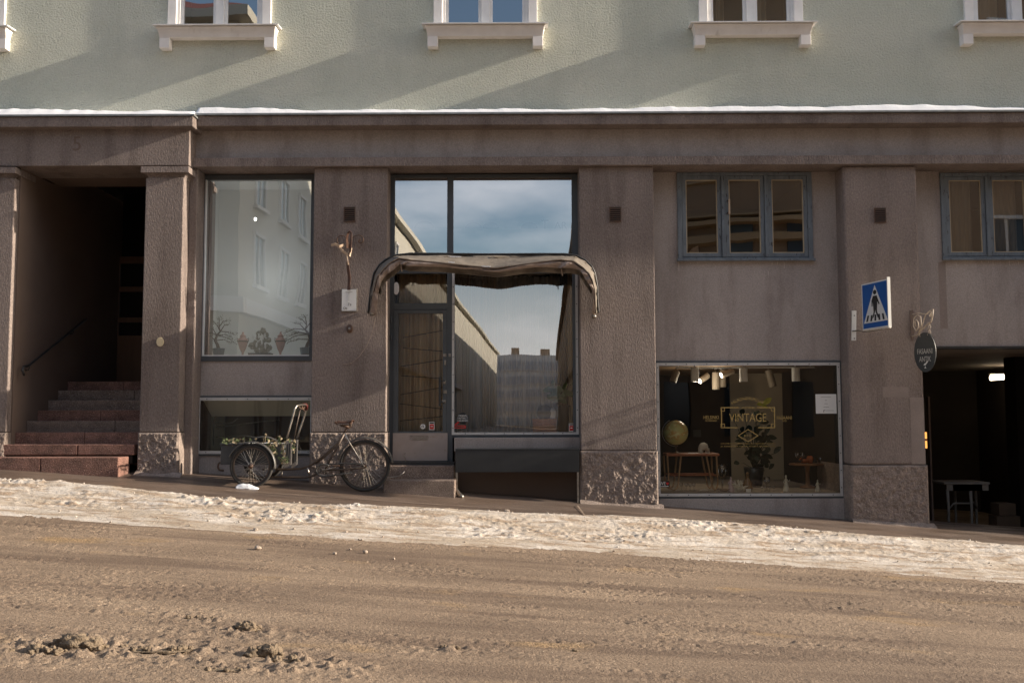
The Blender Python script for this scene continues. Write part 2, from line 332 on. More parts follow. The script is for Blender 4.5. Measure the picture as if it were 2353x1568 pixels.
# snow bank
xs = spaced(-30, 30, -7.6, 7.6, .018); ys = np.arange(-4.1, -1.2, .016)
X, Y = np.meshgrid(xs, ys, indexing='ij')
wv = (fbm(X*.55+5, X*0+2, 3)-.5)*.5+(fbm(X*2.2+5, X*0+9, 3)-.5)*.35
def solve(uv, lift):
    out = []
    for u, v in uv:
        y = -6.0
        while y < 0:
            x, z = F(u, v, y); s_ = min(1, max(0, (y+2.6)/.6))
            if z < gr(x, y)*(1-s_)+gp(x, y)*s_+lift: break
            y += .01
        out.append((x, y))
    return [a for a, b in out], [b for a, b in out]
tx, ty = solve(((-80, 1108), (0, 1110), (150, 1112), (300, 1130), (450, 1147), (700, 1164), (1000, 1176), (1300, 1188), (1500, 1196), (1620, 1202), (1800, 1216), (2000, 1236), (2200, 1246), (2352, 1262), (2450, 1268)), .03)
bx, by = solve(((-80, 1178), (0, 1182), (300, 1206), (600, 1226), (900, 1244), (1300, 1264), (1600, 1284), (1900, 1304), (2352, 1338), (2450, 1345)), .0)
top = np.interp(X, tx, ty)+wv*.12
bot = np.interp(X, bx, by)+wv*.3
t = (Y-bot)/(top-bot); prof = np.interp(t, [-.6, 0, .12, .35, .75, .93, 1.0, 1.3], [-.2, 0, .03, .06, .12, .09, 0, -.25])
gr_ = np.where(Y < -2.32, GR(X, Y), GP(X, Y)); sm = np.clip((Y+2.6)/.6, 0, 1); gg = GR(X, Y)*(1-sm)+GP(X, Y)*sm
amp = np.clip(prof/.08, .15, 1)
cl = np.clip(fbm(X*.8+30, Y*1.6+11, 3)*4-1.9, .04, 1)*np.interp(X, [1.5, 4], [1, .35])
h = prof*1.0 + (fbm(X*1.6, Y*5, 5, .55)-.5)*.05*amp*1.2 + amp*(np.clip(fbm(X*13+9, Y*19, 4, .62)-.48, 0, 1)*.12*cl+(fbm(X*22, Y*30, 2)-.5)*.012)
npgrid('snow_bank', xs, ys, gg+h, M['bank'], kind='stuff')
# crumbs of snow on and along the bank
mb = MB()
for k in range(330):
    x = random.uniform(-7.6, 7.6); tt = random.random()**.6; yt_ = float(np.interp(x, tx, ty)); yb_ = float(np.interp(x, bx, by)); f_ = random.choice((random.uniform(-.04, .1), random.uniform(.0, 1.03))); y = yt_*(1-f_)+yb_*f_; r = random.uniform(.006, .014)*(1.9 if random.random() < .08 else 1)
    base = gp(x, y) if y > -2.3 else gr(x, y)
    hh = float(np.interp(1-f_, [0, .12, .35, .75, .93, 1], [0, .03, .06, .12, .09, 0]))
    mb.blob((x, y, base+hh+r*.5), (r*1.2, r, r*.8), .35, 4, k)
struct(mb, 'snow_crumbs', 'bank', kind='stuff')
def ppos(u, v):
    y = -4.0
    while y < 0:
        x, z = F(u, v, y)
        if z < gp(x, y): return Vector((x, y, gp(x, y)))
        y += .01
    return Vector((x, y, z))
def joint(uvs, w):
    P = [ppos(u, v) for u, v in uvs]; mb = MB(); vs = []
    Q = []
    for a_, b_ in zip(P[:-1], P[1:]): Q += [a_.lerp(b_, i/30) for i in range(30)]
    for i, p in enumerate(Q):
        d = (Q[min(i+1, len(Q)-1)]-Q[max(i-1, 0)]).normalized(); n_ = Vector((-d.y, d.x, 0)); k = w*(.35+float(vn(i*.4, w*99))); o_ = .01*float(vn(i*.2, 3)); z = lambda q_: (q_.x, q_.y, gp(q_.x, q_.y)+.016)
        vs += [z(p+n_*(k+o_)), z(p-n_*(k-o_))]
    mb.add(vs, [(2*i, 2*i+1, 2*i+3, 2*i+2) for i in range(len(Q)-1)]); struct(mb, 'pavement_joint', 'joint')
M['joint'] = surf('frosty_joint', (.34, .27, .21), (.2, .15, .115), 9, .7)
joint([(520, 1128), (770, 1144), (1000, 1160), (1160, 1170)], .008); joint([(1326, 1163), (1350, 1196)], .011); joint([(1560, 1190), (1800, 1205)], .006)
# thin frozen grit lines left on the pavement
M['mud'] = surf('damp_sand', (.24, .182, .125), (.16, .12, .082), 30, .8, [(45, 1, .02), (110, .7, .008)], .3)
M['stone_m'] = surf('pale_pebble', (.40, .33, .27), (.30, .24, .19), 30, .8, [(60, .5, .006)], .3)
def clod(u, v, w, h, n, label, seed):
    g = gpos(u, v); s = (g-EYE).length/F_PX; mb = MB(); rs = random.Random(seed)
    for k in range(n):
        f = rs.random(); dx = rs.uniform(-.5, .5)*w*s; dy = rs.uniform(-.12, .12)*w*s+.02; r = h*s*rs.uniform(.15, .40)*(1-abs(dx)/(w*s)*.9)
        mb.blob((g.x+dx, g.y+dy, g.z+r*.4), (r*1.25, r*1.1, r), .38, 14, seed*7+k, 2.2)
    mb.blob((g.x, g.y+.02, g.z), (w*s*.46, w*s*.12, h*s*.12), .25, 14, seed, 3.0)
    return one(mb, 'mud_clod', 'mud', label, 'mud clod', 'lumps of wet sand on the road', origin=g, smooth=True)
for a in ((85, 1500, 110, 34, 14, 'low ragged heap of wet sand at the far left of the road', 1), (168, 1490, 120, 52, 16, 'tallest brown sand lump beside the far-left heap', 2),
          (330, 1495, 190, 26, 20, 'long crumbly ridge of brown sand between the two big lumps', 3), (610, 1508, 75, 50, 12, 'pointed brown sand lump with small crumbs, nearest below the cargo bicycle', 4),
          (655, 1520, 60, 30, 7, 'two small sand lumps right beside the pointed lump', 5), (556, 1447, 70, 36, 12, 'knobbly brown sand lump standing above the pointed lump', 6),
          (445, 1420, 85, 14, 12, 'thin flat row of sand crumbs, farthest left clod row below the snow', 7), (1032, 1490, 40, 22, 7, 'lone small brown lump in the middle of the road', 8),
          (1322, 1496, 22, 10, 4, 'tiny dark lump on the road right of the lone lump', 9), (500, 1540, 120, 18, 14, 'scattered low sand crumbs at the bottom edge of the picture', 10)):
    clod(*a)
for k, (u, v, s, lb) in enumerate(((592, 1262, 8, 'largest pale pebble on the road just below the snow bank'), (769, 1273, 5, 'small pale pebble with a dark shadow below the snow, second from left'), (839, 1270, 6, 'flat pale pebble on the road below the entrance steps'),
                                   (804, 1262, 3, 'tiny pebble above the flat pale pebble on the road'), (905, 1285, 4, 'brown pebble rightmost of the row below the snow'))):
    g = gpos(u, v); q = s*(g-EYE).length/F_PX
    one(MB().blob((g.x, g.y, g.z+q*.5), (q*.9, q*.8, q*.65), .3, 8, k), 'pebble', 'stone_m', lb, 'pebble', 'pebbles on the road', smooth=True, origin=g)

# ================================================================== BUILDING
B = thing('apartment_building', (0, 0, 0), 'pale green rendered apartment building with brown ground floor, pillars and white upper windows', 'building')
RX = .36                                        # depth of the shop-front plane
zc_top = ZU(1176, 259, -.2); zc_bot = ZU(1176, 287, -.2); z_fr = ZU(1176, 361, -.05); z_bm = ZU(1176, 381, -.07)
xL0 = XU(436, 330, -.22)                         # right end of the projecting portal bay
# upper wall with the openings of five windows
uw = [(-105, 0), (505, 1), (1115, 2), (1724, 3), (2334, 4)]
WIN = []
for uc, i in uw:
    xc = XU(uc, 60, 0); WIN.append(xc)
zs = ZU(1115, 62, -.05); hw = .765; ztop = zs+2.0
mb = MB(); zb = zc_top-.1
mb.box(-30, 26, 0, .4, zb, zs-.02)
prev = -30
for xc in WIN:
    mb.box(prev, xc-hw, 0, .4, zs-.02, ztop); prev = xc+hw
mb.box(prev, 26, 0, .4, zs-.02, ztop); mb.box(-30, 26, 0, .4, ztop, 15.5); mb.build('wall', 'green', B)
mb = MB(); mb.box(-30, 26, .4, 11, zc_top+1.0, zs-.15); mb.box(-30, 26, 1.2, 11, zs-.15, 15.5); mb.box(-30, 26, 9.3, 11, -3, zc_top+1.0); mb.build('core', 'near_black', B)
mb = MB(); mb.prism([(-30.4, -.4, 15.5), (26.4, -.4, 15.5), (26.4, 11.4, 15.5), (-30.4, 11.4, 15.5)], (0, 0, .3)); mb.prism([(-30, 0, 15.8), (-30, 11, 15.8), (-30, 5.5, 18.5)], (56, 0, 0)); mb.build('roof', 'zinc', B)
# cornice, frieze and beam of the ground floor
mb = MB(); mb.box(xL0, 26, -.2, .2, zc_bot, zc_top-.025); mb.build('cornice', 'render', B, bevel=.012)
mb = MB(); mb.box(xL0, 26, .045, .3, z_fr, zc_bot); mb.build('frieze', 'panel', B)
mb = MB(); mb.box(xL0, 26, -.085, RX+.3, z_bm, z_fr); mb.build('lintel', 'render', B, bevel=.008)
mb = MB(); mb.box(XU(446, 259, -.26), 26, -.235, .0, zc_top-.025, zc_top); zlt = ZU(200, 262.5, -.40); mb.box(-30, XU(445, 259, -.42), -.40, .0, zlt-.025, zlt); mb.build('flashing', 'zinc', B)
# portal bay on the left, projecting, and an added shade block beyond the right edge
def zcap(): return ZU(380, 381, -.3)
mb = MB(); mb.box(-30, XU(443, 275, -.38), -.375, .2, ZU(300, 291, -.38), zlt-.025); mb.build('cornice', 'render', B, bevel=.012)
zl = ZU(200, 381, -.24)
mb = MB(); mb.box(-30, xL0, -.24, .5, zl, ZU(300, 291, -.3)); lin = mb.build('portal_lintel', 'render', B, bevel=.008)
MB().text('5', P3(177, 332, -.2405), .30, ext=.004).build('house_number', 'entry', B)
mb = MB(); mb.box(XU(2600, 500, -.2), 26, -.222, .0, -3, 15.4); mb.build('right_shade_block', 'render', B)  # unseen projection added to keep the right part of the facade out of the sun
# lighter caps
def capital(u0, u1, Yf):
    x0, x1 = XU(u0, 395, Yf), XU(u1, 395, Yf); zt = ZU(380, 382, Yf); zb_ = ZU(380, 396, Yf); zc_ = ZU(380, 409, Yf)
    mb = MB(); mb.box(x0, x1, Yf, .3, zb_, zt-.001)
    n = 6; pf = [(0, zb_)]+[(.075*math.sin(PI/2*k/n), zb_-(zb_-zc_)*(1-math.cos(PI/2*k/n))) for k in range(n+1)]
    for (d0, a), (d1, b_) in zip(pf[1:-1], pf[2:]):
        mb.box(x0+.01+d1, x1-.01-d1, Yf+.01+d1, .3, b_, a)
    mb.build('capital', 'render', B, bevel=.004)
capital(323, 433, -.31); capital(-60, 35, -.31)
# pillars: (u left top, u right top, u left bottom, u right bottom, joint v, foot v)
def pillar(u0, u1, vj, Y0, Y1, ztop_, uj0=None, uj1=None, seed=0, bevel=.012):
    x0, x1 = XU(u0[0], u0[1], Y0), XU(u1[0], u1[1], Y0); zj = ZU((u0[0]+u1[0])/2, vj, Y0); zf = gp((x0+x1)/2, 0)-.5
    mb = MB(); mb.box(x0, x1, Y0, Y1, zj+.006, ztop_); p = mb.build('pillar', 'render', B, bevel=bevel)
    mb = MB(); mb.box(x0-.012, x1+.012, Y0+.004, Y1, zf, zj); rough_face(mb, x0-.012, x1+.012, zf, zj, Y0-.004, .021, seed=seed); mb.build('pillar_base', 'base', p)
    return x0, x1, zj
p1 = pillar((330, 600), (418, 600), 993, -.24, .9, ZU(380, 408, -.24), seed=1)
xs1 = XU(428, 600, 0.0)
mb = MB(); mb.box(p1[1], p1[1]+.115, -.0, .9, gp(-5, 0)-.5, z_bm); mb.build('pillar_return', 'render', B, bevel=.01)
p0 = pillar((-70, 600), (28, 600), 993, -.24, .9, ZU(380, 408, -.24), seed=2)
p2 = pillar((719, 600), (889, 600), 993, 0, 1.0, z_bm, seed=3)
p3 = pillar((1331, 600), (1503, 600), 1035, 0, 1.0, z_bm, seed=4)
p4 = pillar((1942, 600), (2112, 600), 1068, 0, 1.6, z_bm, seed=5, bevel=.03)
# footing aprons of rough concrete where pillars meet the pavement
for k, p in enumerate((p1, p3, p4)):
    yf = (-.24, 0, 0)[k]; x0, x1 = p[0]-.02, p[1]+.08; mb = MB()
    def fn(a, b, x0=x0, x1=x1, yf=yf): 
        x = x0+(x1-x0)*a; w = .13+.05*float(vn(x*3+k*9, 2)); y = yf+.03-w*b; e = math.cos(b*PI/2)
        return (x, y, gp(x, y)+.055*e*(.5+float(vn(x*6, b*3+k)))-.012)
    mb.grid(fn, 50, 10); mb.build('concrete_footing', 'base', B, smooth=True)

# ---- shop front infill walls at y=RX
def panelwall(u0, v0, u1, v1, Y=RX, th=.12, mt='panel', name='infill_wall'):
    x0, x1, z0, z1 = R(u0, v0, u1, v1, Y); return MB().box(x0, x1, Y, Y+th, z0, z1).build(name, mt, B)
xa = p1[1]+.1; zwt = ZU(580, 402, RX)
# bay A: display window over a basement window
def screw(x, y, z, par): MB().lathe((x, y, z), [(.008, 0), (.008, .003), (.004, .005)], 8, Vector((0, -1, 0))).build('screw', 'dark_metal', par)
def windowframe(u0, v0, u1, v1, w, Y=RX, dep=.07, name='display_window', mt='grey_frame', strip=None, gl='glass_a', pane_in=None, lab=None):
    x0, x1, z0, z1 = R(u0, v0, u1, v1, Y-.02); mb = MB().frame(x0, x1, z0, z1, w, Y-.02, Y-.02+dep); o = mb.build(name, mt, B, bevel=.003)
    if lab: o['label'] = lab
    i = w-.006
    if strip:
        s = strip; MB().frame(x0+w*.55, x1-w*.55, z0+w*.55, z1-w*.55, s, Y-.032, Y-.021).build('glazing_strip', 'alu', o)
        for xx in np.arange(x0+w+.12, x1-w, .30):
            for zz_ in (z0+w*.55+s*.5, z1-w*.55-s*.5): screw(xx, Y-.032, zz_, o)
        for zz_ in np.arange(z0+w+.1, z1-w, .25):
            for xx in (x0+w*.55+s*.5, x1-w*.55-s*.5): screw(xx, Y-.032, zz_, o)
    MB().add([(x0+i, Y+.012, z0+i), (x1-i, Y+.012, z0+i), (x1-i, Y+.012, z1-i), (x0+i, Y+.012, z1-i)], [(0, 1, 2, 3)]).build('pane', gl, o)
    return o, (x0, x1, z0, z1)
M['glass_a'] = glass('display_glass', .36, (.97, .99, .98), .02, 1.0)
M['glass_c'] = glass('sky_glass', .42, (.96, .98, .97), .010, 1.3)
M['glass_v'] = glass('clear_shop_glass', .075, (.96, .97, .95), .03, 1.0)
M['glass_u'] = glass('upper_glass', .34, (.9, .93, .93), .03, 1.0)
M['glass_o'] = glass('old_glass', .27, (.9, .9, .88), .010, 1.6)
wA, rA = windowframe(456, 401, 724, 829, .075, gl='glass_a')
MB().frame(rA[0]+.07, rA[1]-.02, rA[2]+.07, rA[3]-.05, .022, RX-.012, RX+.05).build('inner_bead', 'white_paint', wA)
panelwall(440, 829, 730, 908)
wB, rB = windowframe(448, 908, 724, 1046, .05, strip=.045, gl='glass_v', name='basement_window', lab='low basement window with pale screwed strip')
panelwall(440, 1046, 730, 1250)
panelwall(420, 370, 456, 830, Y=RX+.01); 
# rooms behind the glass: every shell is open towards the street
def room(name, x0, x1, y0, y1, z0, z1, mt, floor=None, ceil=None, back=None, t=.05):
    mb = MB(); mb.box(x0-t, x0, y0, y1, z0, z1); mb.box(x1, x1+t, y0, y1, z0, z1); struct(mb, name+'_side_walls', mt)
    struct(MB().box(x0-t, x1+t, y1, y1+t, z0-t, z1+t), name+'_back_wall', back or mt)
    struct(MB().box(x0-t, x1+t, y0, y1, z0-t, z0), name+'_floor', floor or mt); struct(MB().box(x0-t, x1+t, y0, y1, z1, z1+t), name+'_ceiling', ceil or mt)
M['int_pale'] = surf('pale_wall_paint', (.78, .78, .74), (.72, .72, .69), 1, .9)
room('display_niche', rA[0]+.02, rA[1]+.12, RX+.06, RX+.85, rA[2]+.07, rA[3]-.03, 'int_pale')
M['int_beige'] = surf('beige_reveal', (.80, .77, .66), (.74, .71, .6), 1, .9)
room('basement_niche', rB[0]+.02, rB[1]-.02, RX+.06, RX+1.4, rB[2]+.04, rB[3]-.03, 'int_beige', back='entry', ceil='int_beige', floor='int_beige')
mb = MB(); zz0, zz1 = rB[3]-.05, rB[3]-.30
mb.prism([(rB[0]+.03, RX+.1, zz0), (rB[0]+.03, RX+.55, zz1), (rB[0]+.03, RX+.6, zz1), (rB[0]+.03, RX+.6, zz0+.01)], (rB[1]-rB[0]-.06, 0, 0)); mb.build('window_splay', 'int_beige', B)
# window shelf back frame seen through the basement pane
mb = MB(); g = lambda a, b: Z4(a, b, RX+.7)
mb.tube([g(270, 740), g(270, 470), g(285, 430), g(320, 410), g(540, 405)], .012); mb.tube([g(300, 515), g(480, 490), g(540, 445)], .01); mb.tube([g(300, 545), g(800, 480), g(1000, 465)], .009); mb.tube([g(300, 650), g(620, 635), g(1000, 690)], .012)
one(mb, 'metal_bed_frame', 'steel', 'pale bent metal rods seen dimly through the basement window', 'frame', smooth=True)

# bay C: transom lights, door and big window
cx0, cx1, cz0, cz1 = R(893, 401, 1328, 1004, RX)
yF = RX-.02
def xz(u, v): return F(u, v, RX)
xm0, xm1 = XU(1027, 600, RX), XU(1041, 600, RX); zt0 = ZU(1100, 612, RX); zt1 = ZU(1100, 628, RX); zct = ZU(1100, 401, RX)
mb = MB(); xl = XU(893, 600, RX); xl1 = XU(906, 600, RX); xr0 = XU(1314, 600, RX); xr = XU(1332, 600, RX)
zf = ZU(970, 1062, RX); zwb = ZU(1200, 1004, RX); zwb1 = ZU(1200, 994, RX)
mb.box(xl, xl1, yF, yF+.08, zf, zct); mb.box(xr0, xr, yF, yF+.08, zwb, zct); mb.box(xm0, xm1, yF, yF+.08, zf, zct)
mb.box(xl1, xm0, yF, yF+.08, zct-.05, zct); mb.box(xm1, xr0, yF, yF+.08, zct-.05, zct)
mb.box(xl1, xm0, yF, yF+.08, zt1, zt0); mb.box(xm1, xr0, yF, yF+.08, zt1, zt0); mb.box(xm1, xr0, yF, yF+.08, zwb, zwb1)
zd0, zd1 = ZU(970, 712, RX), ZU(970, 696, RX); mb.box(xl1, xm0, yF, yF+.08, zd0, zd1)
C = mb.build('shop_front_frame', 'grey_frame', B, bevel=.004)
def pane(x0, x1, z0, z1, mt, par, y=RX+.012, name='pane'):
    return MB().add([(x0, y, z0), (x1, y, z0), (x1, y, z1), (x0, y, z1)], [(0, 1, 2, 3)]).build(name, mt, par)
pane(xl1-.01, xm0+.01, zt0-.01, zct-.04, 'glass_c', C); pane(xm1-.01, xr0+.01, zt0-.01, zct-.04, 'glass_c', C)
M['glass_m'] = glass('big_pane_glass', .29, (.98, .98, .97), .014, 1.1)
M['glass_d'] = glass('door_glass', .10, (.92, .9, .86), .02, 1.0)
pane(xl1-.01, xm0+.01, zd1-.01, zt1+.01, 'glass_d', C); pane(xm1-.01, xr0+.01, zwb1-.01, zt1+.01, 'glass_m', C)
sx0, sx1, sz0, sz1 = R(1038, 622, 1328, 998, RX-.03)
mb = MB(); w = .036; mb.box(sx0, sx0+w, yF-.012, yF-.001, sz0, sz1); mb.box(sx1-w, sx1, yF-.012, yF-.001, sz0, sz1); mb.box(sx0+w, sx1-w, yF-.012, yF-.001, sz0, sz0+w); st = mb.build('glazing_strip', 'alu', C)
for xx in np.arange(sx0+.2, sx1, .285): screw(xx, yF-.012, sz0+.018, st)
for zz_ in np.arange(sz0+.1, sz1, .26):
    for xx in (sx0+.018, sx1-.018): screw(xx, yF-.012, zz_, st)
# door leaf
D = MB(); dx0, dx1, dz0, dz1 = R(903, 712, 1026, 1060, RX-.02)
gx0, gx1, gz0, gz1 = R(915, 720, 1017, 990, RX-.02); y0 = RX-.035
D.box(dx0, gx0, y0, y0+.05, dz0, dz1); D.box(gx1, dx1, y0, y0+.05, dz0, dz1); D.box(gx0, gx1, y0, y0+.05, gz1, dz1); D.box(gx0, gx1, y0, y0+.05, dz0, gz0)
D = D.build('door', 'grey_frame', B, bevel=.004)
kx0, kx1, kz0, kz1 = R(902, 994, 1028, 1058, RX-.04)
M['kick'] = surf('pinkish_grey_kick_plate', (.34, .285, .26), (.30, .25, .225), 6, .5, [], .4, stain=(10, .62, .75, (.22, .15, .11)))
MB().box(kx0, kx1, y0-.008, y0-.001, kz0, kz1).build('kick_plate', 'kick', D, bevel=.003)
a, b = Z6(358, 1003, y0), Z6(488, 1033, y0); mb = MB().frame(a.x, b.x, b.z, a.z, .008, y0-.016, y0-.009); mb.box(a.x+.03, b.x-.03, y0-.014, y0-.009, b.z+.022, a.z-.022); mb.build('letterbox', 'steel', D)
pane(gx0-.005, gx1+.005, gz0-.005, gz1+.005, 'glass_d', D)
a, b = Z6(565, 572, y0), Z6(582, 788, y0); mb = MB().box(a.x, b.x, y0-.07, y0-.045, b.z, a.z)
for zz_ in (b.z+.06, a.z-.06): mb.tube([(a.x+.02, y0-.055, zz_), (a.x+.09, y0-.004, zz_)], .012)
mb.build('handle', 'dark_metal', D, bevel=.003)
for (za, zb2, w_, h_) in ((608, 410, .05, .045), (645, 410, .035, .045), (610, 465, .03, .07), (602, 610, .05, .05), (610, 680, .05, .05), (600, 752, .06, .05)):
    q = Z6(za, zb2, y0); mb = MB().box(q.x-w_/2, q.x+w_/2, y0-.015, y0-.001, q.z-h_/2, q.z+h_/2); mb.lathe((q.x, y0-.015, q.z), [(.012, 0), (.012, .01), (.004, .012)], 10, Vector((0, -1, 0))); mb.build('lock', 'steel', D, bevel=.003)
for zb2 in (150, 280): 
    q = Z6(213, zb2, y0); MB().tube([(q.x, y0-.01, q.z-.05), (q.x, y0-.01, q.z+.05)], .012).build('hinge', 'grey_frame', D, smooth=True)
mb = MB()
for (a1, b1, a2, b2) in ((300, 282, 590, 230), (300, 358, 590, 382), (285, 493, 590, 445), (285, 562, 590, 582), (280, 702, 590, 648), (275, 768, 590, 806), (275, 895, 590, 862)):
    mb.tube([Z6(a1, b1, RX+.03), Z6(a2, b2, RX+.03)], .0065, 6)
mb.build('guard_bars', 'dark_metal', D)
# below the big window: sill beam, recess wall
wsx0, wsx1, wsz0, wsz1 = R(1043, 1004, 1332, 1031, .2)
MB().box(wsx0, p3[0]-.001, .2, RX+.1, wsz0-.03, ZU(1200, 1004, RX)).build('window_ledge', 'panel', B, bevel=.006)
MB().box(wsx0, p3[0]-.001, RX, RX+.12, gp(0, 0)-.6, wsz0-.03).build('recess_wall', 'entry', B)
MB().box(p2[1], wsx0, RX+.02, RX+.12, gp(0, 0)-.5, ZU(970, 1064, RX)).build('recess_wall', 'panel', B)
# bay V: infill wall with a triple window above, shop window below
vx0, vx1, vz0, vz1 = R(1508, 829, 1936, 1144, RX); wx0, wx1, wz0, wz1 = R(1556, 396, 1866, 598, RX-.02)
mb = MB(); mb.box(p3[1]-.02, wx0, RX, RX+.12, vz1, z_bm); mb.box(wx1, p4[0]+.02, RX, RX+.12, vz1, z_bm); mb.box(wx0, wx1, RX, RX+.12, vz1, wz0); mb.box(wx0, wx1, RX, RX+.12, wz1, z_bm+.0)
mb.build('infill_wall', 'panel', B)
mb = MB(); mb.box(p3[1]-.02, p4[0]+.02, RX-.03, RX+.12, gp(3, 0)-.8, vz0); mb.build('infill_wall', 'panel', B, bevel=.006)
wV, rV = windowframe(1504, 828, 1937, 1144, .055, strip=.042, gl='glass_v', name='shop_window')
def casement(x0, x1, z0, z1, n, lab=None):
    """old wooden window of n leaves"""
    y = RX-.03; mb = MB().frame(x0, x1, z0, z1, .07, y, y+.1, .05, .05); W_ = (x1-x0-.14-.055*(n-1))/n; xs_ = []
    for k in range(n):
        a = x0+.07+k*(W_+.055); xs_.append(a)
        if k: mb.box(a-.055, a, y-.012, y+.1, z0+.05, z1-.05)
    mb.box(x0-.02, x1+.02, y-.035, y-.001, z0-.012, z0+.022)
    o = mb.build('casement_window', 'old_frame', B, bevel=.005)
    if lab: o['label'] = lab
    for a in xs_:
        MB().frame(a+.004, a+W_-.004, z0+.056, z1-.054, .055, y+.012, y+.06).build('sash', 'old_frame', o, bevel=.004)
        MB().frame(a+.06, a+W_-.06, z0+.112, z1-.11, .012, y+.02, y+.05).build('glazing_bead', 'putty', o)
        pane(a+.06, a+W_-.06, z0+.11, z1-.108, 'glass_o', o, y+.035)
    return o
casW = casement(wx0, wx1, wz0, wz1, 3)
room('upper_stock_room', wx0+.03, wx1-.03, RX+.12, RX+2.5, wz0+.03, wz1-.03, 'near_black')
# last bay on the right: wall with window over the covered passage
ux0, ux1, uz0, uz1 = R(2162, 397, 2475, 596, RX-.02); zpl = ZU(2250, 795, RX-.02); xe_ = XU(2700, 500, .2)
mb = MB(); mb.box(p4[1]-.02, ux0, RX, RX+.12, zpl, z_bm); mb.box(ux1, xe_, RX, RX+.12, zpl, z_bm); mb.box(ux0, ux1, RX, RX+.12, zpl, uz0); mb.box(ux0, ux1, RX, RX+.12, uz1, z_bm); mb.build('infill_wall', 'panel', B)
casement(ux0, ux1, uz0, uz1, 3, 'grey wooden window above the passage with pale blinds behind')
room('office', ux0+.03, ux1-.03, RX+.12, RX+2.5, uz0+.03, uz1-.03, 'near_black', back='int_beige')
M['patch'] = surf('repaired_plaster', (.27, .222, .20), (.225, .185, .165), 3, .85, [(80, .5, .005)], .2, world=True, grain=(55, .16)); M['lime'] = surf('lime_drip', (.5, .45, .40), (.4, .36, .32), 9, .8)
def patch(z, a0, b0, a1, b1, Y): p, q_ = z(a0, b0, Y), z(a1, b1, Y); MB().box(p.x, q_.x, Y-.0015, Y+.01, q_.z, p.z).build('plaster_patch', 'patch', B)
patch(ZR, 568, 402, 678, 860, 0); patch(ZS, 850, 800, 925, 1310, RX); patch(ZR, 380, 330, 560, 400, 0)
ZW = zoomer(1640, 400, 3.016); mb = MB()
for z, L_ in ((ZW, ((340, 802, 12), (397, 804, 9), (532, 826, 12), (967, 800, 20), (1007, 796, 24), (937, 868, 32), (1060, 800, 50), (252, 800, 70))), (ZS, ((1235, 790, 20), (1271, 790, 34), (1397, 790, 36), (1465, 795, 24), (1182, 790, 14), (990, 800, 30)))):
    for a, b, h_ in L_: p, q_ = z(a-2.2, b, RX), z(a+2.2, b+h_, RX); MB().box(p.x, q_.x, RX-.002, RX+.01, q_.z, p.z).build('lime_drip', 'lime', B)
# upper windows
M['wdark'] = surf('dim_room', (.05, .05, .045), (.035, .035, .03), 1, .9)
for i, xc in enumerate(WIN):
    z0 = zs; mb = MB()
    mb.box(xc-hw, xc-hw+.13, -.045, .12, z0, ztop); mb.box(xc+hw-.13, xc+hw, -.045, .12, z0, ztop); mb.box(xc-hw+.13, xc+hw-.13, -.045, .12, ztop-.12, ztop)
    wnd = mb.build('upper_window', 'white_plaster', B, bevel=.006)
    mb = MB(); a, b = xc-hw+.13, xc+hw-.13
    mb.box(a, a+.045, -.012, .1, z0, ztop-.12); mb.box(b-.045, b, -.012, .1, z0, ztop-.12); mb.box(xc-.06, xc+.06, -.02, .1, z0, ztop-.12)
    for (p, q) in ((a+.045, xc-.06), (xc+.06, b-.045)): mb.frame(p, q, z0+.012, ztop-.125, .045, .012, .07, .05)
    mb.build('frame', 'white_paint', wnd, bevel=.004)
    pane(a+.08, b-.08, z0+.05, ztop-.16, 'glass_u', wnd, .04)
    sw = hw+.11; mb = MB(); n = 8
    mb.box(xc-sw, xc+sw, -.20, .0, z0-.055, z0-.028)
    for k in range(n):
        t0, t1 = k/n, (k+1)/n; d = .055*math.sin(t0*PI/2)
        mb.box(xc-sw+.01+d*.3, xc+sw-.01-d*.3, -.19+d, .0, z0-.055-.115*t1, z0-.055-.115*t0)
    for s in (-1, 1): c_ = xc+s*(sw-.105); mb.box(c_-.075, c_+.075, -.135, .0, z0-.325, z0-.171)
    mb.build('sill', 'white_plaster', wnd, bevel=.012)
    mb = MB(); mb.prism([(xc-sw-.045, -.245, z0-.026), (xc-sw-.045, -.245, z0-.012), (xc-sw-.045, -.0, z0+.01), (xc-sw-.045, -.0, z0-.012)], (2*sw+.09, 0, 0)); mb.build('sill_flashing', 'white_paint', wnd)
    if i in (2, 3):
        mb = MB()
        mb.grid(lambda a_, b_: (xc-.25+.35*a_ if i == 2 else xc+.0+.5*a_, -.18+.18*b_, z0-.004+.02*b_+.03*math.sin(PI*a_)*math.sin(PI*b_)), 12, 6)
        mb.build('sill_snow', 'snow', wnd, smooth=True)
    mb = MB(); mb.box(xc-hw, xc+hw, .9, .95, z0-.1, ztop); struct(mb, 'upper_room_back', 'wdark')
    mb = MB(); mb.box(xc-hw-.0, xc-hw+.03, .4, .9, z0-.1, ztop); mb.box(xc+hw-.03, xc+hw, .4, .9, z0-.1, ztop); mb.box(xc-hw+.03, xc+hw-.03, .4, .9, z0-.1, z0-.02); struct(mb, 'upper_room_sides', 'wdark')
